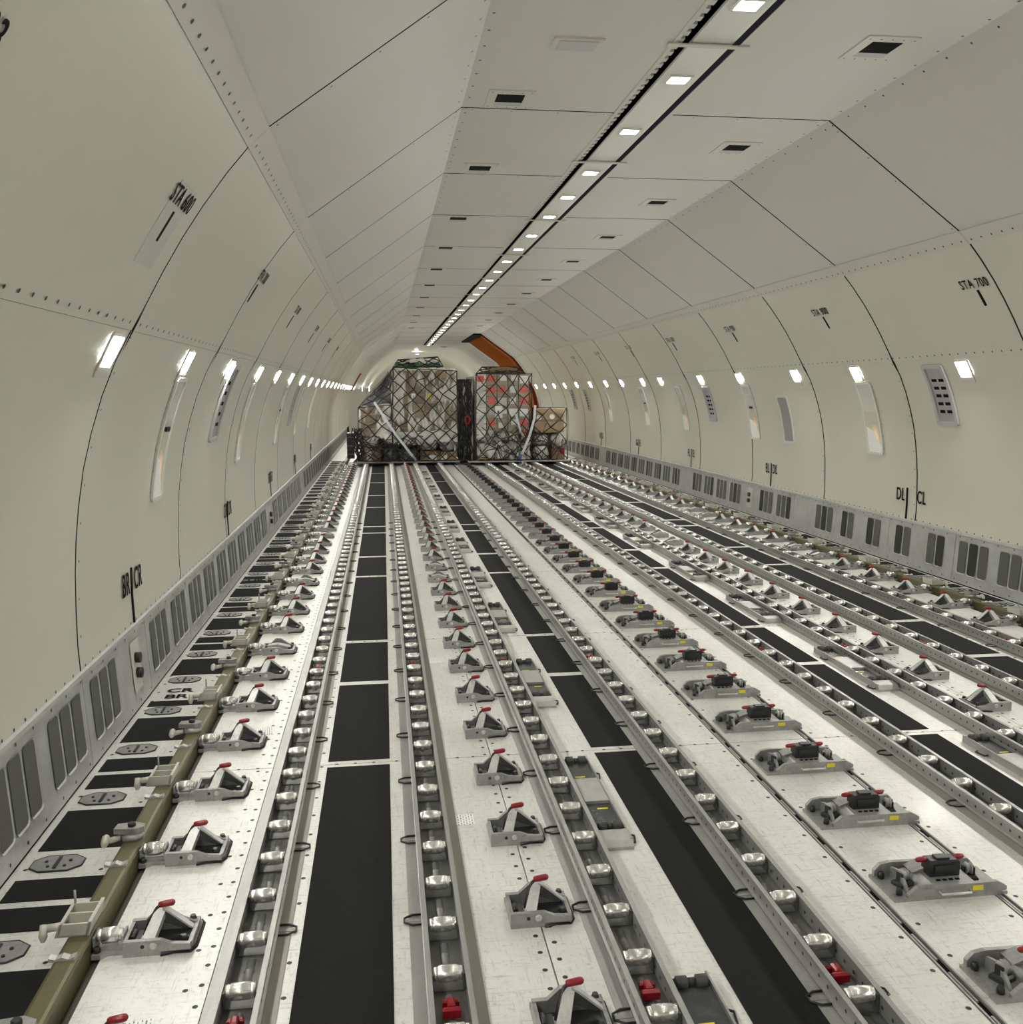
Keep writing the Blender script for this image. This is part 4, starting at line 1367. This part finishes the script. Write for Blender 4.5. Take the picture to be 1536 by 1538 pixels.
# left load: bottom row of cartons and film-wrapped sacks, brown cartons above under film
rr = random.Random(3)
for x0, x1, z1, m, lab in ((-2.25, -1.83, 0.40, CARTON, (0.25, 0.5, 0.1, 0.8)), (-0.95, -0.52, 0.32, CARTON, (0.45, 0.85, 0.1, 0.6)), (-0.52, -0.14, 0.30, CARTON, (0.1, 0.45, 0.1, 0.65))):
    carton(x0, x1, yl, yl + 0.5, Z0, z1, m, 'brown carton with white labels on the bottom row under the black net', 'bottom cartons of the green covered load', lab)
for i, (x, z, m, rx, rz) in enumerate(((-2.04, 0.41, BAG, 0.18, 0.115), (-1.62, Z0, BAGG, 0.16, 0.15), (-1.20, Z0, BAGG, 0.20, 0.14), (-1.32, 0.40, BAGG, 0.24, 0.12), (-0.76, 0.33, BAG, 0.20, 0.14), (-0.33, 0.31, BAG, 0.16, 0.15))):
    bag(x, yl + 0.26, z, rx, 0.20, rz, m, ('white' if m is BAG else 'dark grey') + ' film-wrapped sack low on the load with a green cover', ('white' if m is BAG else 'grey') + ' sacks of the green covered load', i)
for c in range(4):
    x0 = -1.53 + c * 0.35
    for r in range(4):
        z0 = 0.66 + r * 0.365
        carton(x0, x0 + 0.35, yl + 0.02 + 0.02 * rr.random(), yl + 0.6, z0, z0 + 0.365, rr.choice((CARTON, CARTON, CARTON2)), 'brown carton behind clear film in the stack under the green cover', 'film-wrapped cartons under the green cover',
               (0.15, 0.4, 0.3, 0.6) if rr.random() < 0.25 else None, YELL if rr.random() < 0.7 else WHITEL)
for c in range(2):
    for r in range(2):
        x0 = -2.26 + c * 0.36; z0 = 0.66 + r * 0.33
        carton(x0, x0 + 0.355, yl + 0.05, yl + 0.6, z0, z0 + 0.33, CARTON2, 'dark brown carton at the low shoulder of the green covered load', 'shoulder cartons of the green covered load')
# body of the load behind the first row (it carries the top)
for k in range(2):
    carton(-1.53, -0.13, yl + 0.62 + k * 1.1, yl + 1.70 + k * 1.1, Z0, 2.08, CARTON, 'large brown carton block standing behind the film-wrapped front row', 'rear blocks of the green covered load', name='carton_block')
carton(-2.26, -1.55, yl + 0.62, yl + 2.6, Z0, 1.30, CARTON2, 'dark brown carton block behind the low shoulder of the load', None, name='carton_block')
# green cover and crown
v = thing('cover_sheet', (-0.95, yl + 0.5, 2.185), None, 'green cover sheet laid over the top of the load under the net', 'cover')
b = MB(); vs = []; nx = 12
for j, (yy, zz) in enumerate(((-0.45, -0.02), (-0.44, 0.08), (0.0, 0.11), (0.8, 0.11))):
    for i in range(nx + 1):
        x = -0.52 + 1.0 * i / nx
        vs.append((x, yy + 0.03 * math.sin(i * 1.7), zz + 0.02 * math.sin(i * 1.1 + j)))
b.add(vs, [(j * (nx + 1) + i, j * (nx + 1) + i + 1, (j + 1) * (nx + 1) + i + 1, (j + 1) * (nx + 1) + i) for j in range(3) for i in range(nx)]).build('green_sheet', GREENF, v)
b = MB(); vs = []
for j, (yy, zz) in enumerate(((-0.30, 0.11), (-0.2, 0.18), (0.1, 0.22), (0.6, 0.21))):
    for i in range(nx + 1):
        x = -0.35 + 0.75 * i / nx
        k = math.sin(math.pi * i / nx) ** 0.5
        vs.append((x, yy, 0.105 + (zz - 0.105) * k + 0.02 * abs(math.sin(i * 2.3 + j))))
b.add(vs, [(j * (nx + 1) + i, j * (nx + 1) + i + 1, (j + 1) * (nx + 1) + i + 1, (j + 1) * (nx + 1) + i) for j in range(3) for i in range(nx)]).build('film_crown', BAG, v)


def film(name, x0, x1, z0, z1, y, label, amp=0.03, slope=0.0, m=None, lean=0.0):
    b = MB(); nx, nz = 16, 14; vs = []
    r = random.Random(hash(label) % 1000 if False else len(label))
    ph = [r.uniform(0, 6) for _ in range(4)]
    for j in range(nz + 1):
        for i in range(nx + 1):
            u, w = i / nx, j / nz
            vs.append((x0 + (x1 - x0) * (u + lean * w * (1 - u)) + 0.02 * math.sin(7 * w + ph[0]), y + slope * w + amp * math.sin(9 * u + ph[1] + 2 * w) * math.sin(4 * w + ph[2]) , z0 + (z1 - z0) * w + 0.03 * math.sin(6 * u + ph[3])))
    b.add(vs, [(j * (nx + 1) + i, j * (nx + 1) + i + 1, (j + 1) * (nx + 1) + i + 1, (j + 1) * (nx + 1) + i) for j in range(nz) for i in range(nx)], True)
    o = b.build(name, m or FILM)
    return tag(o, label, 'film')


film('wrap_film', -1.56, -0.11, 0.62, 2.16, yl - 0.05, 'crinkled clear film wrapped round the brown cartons of the tall stack', 0.03)
film('wrap_film', -1.75, -0.10, 0.50, 0.78, yl - 0.09, 'milky white film skirt hanging below the film-wrapped brown cartons', 0.03, 0, BAG)
film('wrap_film', -2.26, -1.56, 1.36, 2.10, yl + 0.10, 'grey film draped over the slope between shoulder and tall stack', 0.04, 0, BAGG, 0.9)
film('wrap_film', 0.30, 1.52, 0.14, 0.62, yr - 0.045, 'milky white film skirt round the foot of the labelled stack', 0.02, 0, FILM)
film('wrap_film', -2.28, -1.52, 0.60, 1.34, yl - 0.02, 'clear film over the dark cartons of the low shoulder', 0.03)

# right load
yr = YC - 0.08
rr = random.Random(11)
for c in range(5):
    x0 = 0.29 + c * 0.242
    for r in range(6):
        z0 = 0.56 + r * 0.245
        m = CARTON3 if c else BAG
        pink = (c in (1, 4) and r in (1, 3, 4)) or rr.random() < 0.05
        carton(x0, x0 + 0.242, yr + 0.015 * rr.random(), yr + 0.45, z0, z0 + 0.245, m, 'pale brown carton with a ' + ('pink red' if pink else 'white') + ' label in the squared stack beside the strap',
               'cartons with ' + ('pink red' if pink else 'white') + ' labels', (0.18, 0.80, 0.30, 0.85) if pink else rr.choice(((0.12, 0.88, 0.15, 0.85), (0.2, 0.75, 0.3, 0.9), (0.12, 0.6, 0.1, 0.6), (0.3, 0.9, 0.4, 0.9))), PINK if pink else rr.choice((WHITEL, WHITEL, LABG)))
for i, (x, z, rx, rz) in enumerate(((0.48, Z0 + 0.055, 0.16, 0.17), (0.90, Z0 + 0.055, 0.18, 0.17), (1.30, Z0 + 0.055, 0.15, 0.17), (1.80, Z0, 0.17, 0.16), (1.80, 0.44, 0.15, 0.12), (2.14, 0.44, 0.13, 0.12))):
    bag(x, yr + 0.24, z, rx, 0.18, rz, BAG, 'white film-wrapped sack at the foot of the load with white box labels', 'white sacks of the labelled load', 20 + i)
for x0 in (0.30, 0.72, 1.14):
    v = thing('skid', (x0 + 0.2, yr + 0.02, Z0), None, 'low wooden skid under the labelled stack', 'skid', 'skids under the labelled stack')
    MB().box(-0.19, 0.19, 0.0, 0.46, 0.035, 0.05).build('skid_deck', WOOD, v)
    for dx in (-0.17, 0.0, 0.15):
        MB().box(dx - 0.02, dx + 0.02, 0.0, 0.46, 0.0, 0.035).build('skid_bearer', WOOD, v)
carton(1.62, 2.30, yr, yr + 0.6, 0.72, 1.26, CARTON, 'wide brown carton with round white stickers on the low side of the load', None)
v = thing('round_sticker', (1.72, yr - 0.001, 1.06), None, 'round white sticker on the wide brown carton', 'sticker', 'round stickers')
MB().cyl((0, 0.004, 0), (0, -0.004, 0), 0.06, 16).build('disc', WHITEL, v)
v = thing('round_sticker', (2.02, yr - 0.001, 1.08), None, 'round white sticker on the wide brown carton', 'sticker', 'round stickers')
MB().cyl((0, 0.004, 0), (0, -0.004, 0), 0.06, 16).build('disc', WHITEL, v)
carton(2.02, 2.32, yr, yr + 0.4, Z0, 0.42, CARTON2, 'small dark carton at the outer foot of the load', None, (0.6, 0.95, 0.4, 0.85), RED)
carton(0.29, 1.50, yr + 0.50, yr + 2.5, Z0, 2.00, CARTON3, 'large pale carton block standing behind the squared stack of labelled cartons', None, name='carton_block')
carton(1.62, 2.30, yr + 0.62, yr + 2.4, Z0, 1.20, CARTON, 'brown carton block behind the wide carton with stickers', None, name='carton_block')
carton(-0.04, 0.26, yr + 0.25, yr + 2.0, 0.105, 1.92, BAG, 'tall white film-wrapped column between the two loads behind hanging net', None, name='carton_block')
v = thing('cover_sheet', (0.95, yr + 0.8, 2.036), None, 'brown rounded cover on top of the labelled stack', 'cover')
b = MB(); vs = []
for j in range(4):
    for i in range(nx + 1):
        a = math.pi * i / nx
        vs.append((-0.38 * math.cos(a), -0.6 + 0.4 * j, 0.16 * math.sin(a) ** 0.7))
b.add(vs, [(j * (nx + 1) + i, j * (nx + 1) + i + 1, (j + 1) * (nx + 1) + i + 1, (j + 1) * (nx + 1) + i) for j in range(3) for i in range(nx)] + [tuple(range(nx + 1))], True).build('arched_cover', CARTON, v)
# paper tag on the net
v = thing('paper_tag', (0.80, yr - 0.06, 1.06), None, 'white paper tag hanging on the net of the labelled load', 'tag')
MB().box(-0.085, 0.085, -0.003, 0.0, 0.0, 0.26).build('sheet', WHITEL, v)
MB().box(-0.03, 0.01, -0.005, -0.003, 0.10, 0.16).build('print', BLUE, v)
# dark crates beyond the left load, by the wall
for k in range(3):
    carton(-2.62, -2.44, YC + 1.2, YC + 1.6, 0.10 + 0.20 * k, 0.30 + 0.20 * k, BLK, 'black crate stacked beside the load near the BR CR wall', 'black crates beside the load', name='crate')


def net(name, quads, label, cell, r=0.011, seed=1):
    """diamond net over a chain of quads (corners a,b,c,d: a-b along the bottom, d-c along the top)"""
    rnd = random.Random(seed)
    b = MB()
    for (a, bb, c, d) in quads:
        a, bb, c, d = map(Vector, (a, bb, c, d))
        W = (bb - a).length; Hh = (d - a).length
        nu, nv = max(1, round(W / cell)), max(1, round(Hh / cell))
        nrm = (bb - a).cross(d - a).normalized()
        P = {}
        for j in range(2 * nv + 1):
            for i in range(2 * nu + 1):
                if (i + j) % 2: continue
                u, w = i / (2 * nu), j / (2 * nv)
                e = 0.0 if i in (0, 2 * nu) or j in (0, 2 * nv) else 1.0
                u2 = u + e * rnd.uniform(-.22, .22) / nu / 1.4; w2 = w + e * rnd.uniform(-.22, .22) / nv / 1.4
                P[i, j] = a.lerp(bb, u2).lerp(d.lerp(c, u2), w2) + nrm * rnd.uniform(0, .015)
        for (i, j), p in P.items():
            for di in (-1, 1):
                q = P.get((i + di, j + 1))
                if q is not None: b.cyl(p, q, r, 4)
        b.path([a, bb, c, d], r * 1.1, 4, True)
    o = b.build(name, CORD)
    return tag(o, label, 'net')


yf = yl - 0.13
net('cargo_net', [((-1.57, yf, 0.12), (-0.10, yf, 0.12), (-0.12, yf, 2.10), (-1.52, yf, 2.18)),
                  ((-2.33, yf + .02, 0.12), (-1.57, yf, 0.12), (-1.57, yf, 1.36), (-2.30, yf + .02, 1.30)),
                  ((-2.30, yf + .02, 1.31), (-1.55, yf + 0.02, 1.36), (-1.52, yf + 0.02, 2.18), (-1.75, yf + 0.15, 1.86)),
                  ((-1.52, yf, 2.18), (-0.42, yf, 2.20), (-0.5, yf + 0.6, 2.43), (-1.4, yf + 0.6, 2.36))],
    'black rope net tied over the load with the green cover', 0.31, 0.014, 4)
yg = yr - 0.08
net('cargo_net', [((0.28, yg, 0.12), (1.56, yg, 0.12), (1.54, yg, 2.04), (0.30, yg, 2.04)),
                  ((1.56, yg, 0.12), (2.36, yg, 0.12), (2.34, yg, 1.28), (1.56, yg, 1.28)),
                  ((0.30, yg, 2.04), (1.40, yg, 2.04), (1.3, yg + 0.7, 2.20), (0.5, yg + 0.7, 2.20))],
    'black rope net tied over the stack of labelled cartons', 0.36, 0.014, 9)
# gathered slack net hanging between the loads and at the left foot
rnd = random.Random(5)


def tangle(xc, w, z0, z1, y, nn, label):
    b = MB()
    for k in range(nn):
        x = xc + rnd.uniform(-w, w); pts = []
        for j in range(9):
            pts.append((x + rnd.uniform(-.05, .05), y + rnd.uniform(-.04, .04), z0 + (z1 - z0) * j / 8))
            x = max(xc - w, min(xc + w, x + rnd.uniform(-.06, .06)))
        b.path(pts, 0.012, 4)
    o = b.build('slack_net', CORD)
    return tag(o, label, 'net')


tangle(0.08, 0.13, 0.11, 1.92, yr + 0.10, 26, 'bundle of slack black net hanging between the two loads')
tangle(-2.32, 0.10, 0.11, 0.85, yl - 0.10, 14, 'bundle of slack black net at the low foot of the green covered load')
b = MB()
for k in range(26):
    x0, z0 = rnd.uniform(-2.25, -0.2), rnd.uniform(0.14, 0.60)
    pts = [(x0 + 0.55 * (j / 6 - .5) * 1.2, yf - 0.01 - rnd.uniform(0, .03), z0 + 0.14 * math.sin(j * 1.1 + k) + rnd.uniform(-.04, .04)) for j in range(7)]
    b.path([(max(-2.35, min(-0.08, p[0])), p[1], max(0.115, p[2])) for p in pts], 0.009, 4)
tag(b.build('slack_net', CORD), 'loose black cords sagging across the lower film of the green covered load', 'net')
b = MB()
for k in range(22):
    x0, z0 = rnd.uniform(0.5, 2.0), rnd.uniform(0.15, 0.75)
    pts = [(x0 + 0.6 * (j / 6 - .5), yg - 0.01 - rnd.uniform(0, .03), z0 + 0.35 * (j / 6 - .5) * rnd.choice((-1, 1)) + rnd.uniform(-.06, .06)) for j in range(7)]
    b.path([(p[0], p[1], max(0.115, p[2])) for p in pts], 0.009, 4)
tag(b.build('slack_net', CORD), 'loose black cords sagging across the foot of the labelled load', 'net')
rn = thing('net_ring', (0.10, yr - 0.05, 1.02), None, 'red ring fitting on the hanging net between the loads', 'ring')
MB().path([(0.05 * math.cos(a * math.pi / 5), 0, 0.09 * math.sin(a * math.pi / 5)) for a in range(10)], 0.022, 6, True).build('ring_body', RED, rn)


def strap(pts, wd, label, tip=False):
    v = thing('cargo_strap', pts[-1], None, label, 'strap')
    o = Vector(pts[-1])
    b = MB(); vs = []
    P = [Vector(p) - o for p in pts]
    for i, p in enumerate(P):
        d = (P[min(i + 1, len(P) - 1)] - P[max(i - 1, 0)]).normalized()
        sd = d.cross(Vector((0, 1, 0))).normalized() * wd / 2
        for yy in (-0.004, 0.004):
            vs += [p + sd + Vector((0, yy, 0)), p - sd + Vector((0, yy, 0))]
    fs = []
    for i in range(len(P) - 1):
        a = 4 * i; c = a + 4
        fs += [(a, a + 1, c + 1, c), (a + 2, c + 2, c + 3, a + 3), (a, c, c + 2, a + 2), (a + 1, a + 3, c + 3, c + 1)]
    b.add(vs, fs).build('webbing', STRAP, v)
    d = (P[-2] - P[-1]).normalized()
    MB().cyl(P[-1] + Vector((0, -0.012, 0.0)), P[-1] + d * 0.14 + Vector((0, -0.012, 0)), 0.028, 8).build('buckle', BLUE if tip else CAST, v)
    return v


strap([(-1.95, yf - 0.01, 1.42), (-1.78, yf - 0.03, 1.16), (-1.50, yf - 0.04, 0.72), (-1.05, yf - 0.04, 0.12)], 0.055, 'pale tie-down strap slanting down the front of the green covered load')
strap([(1.62, yg - 0.01, 1.34), (1.60, yg - 0.03, 1.05), (1.50, yg - 0.04, 0.70), (1.36, yg - 0.04, 0.34), (1.24, yg - 0.04, 0.12)], 0.055, 'pale tie-down strap with a blue end beside the labelled stack', True)
strap([(1.18, yg - 0.02, 1.14), (1.24, yg - 0.03, 0.92), (1.30, yg - 0.03, 0.72), (1.36, yg - 0.035, 0.62)], 0.05, 'short pale strap hanging loose across the labelled cartons')
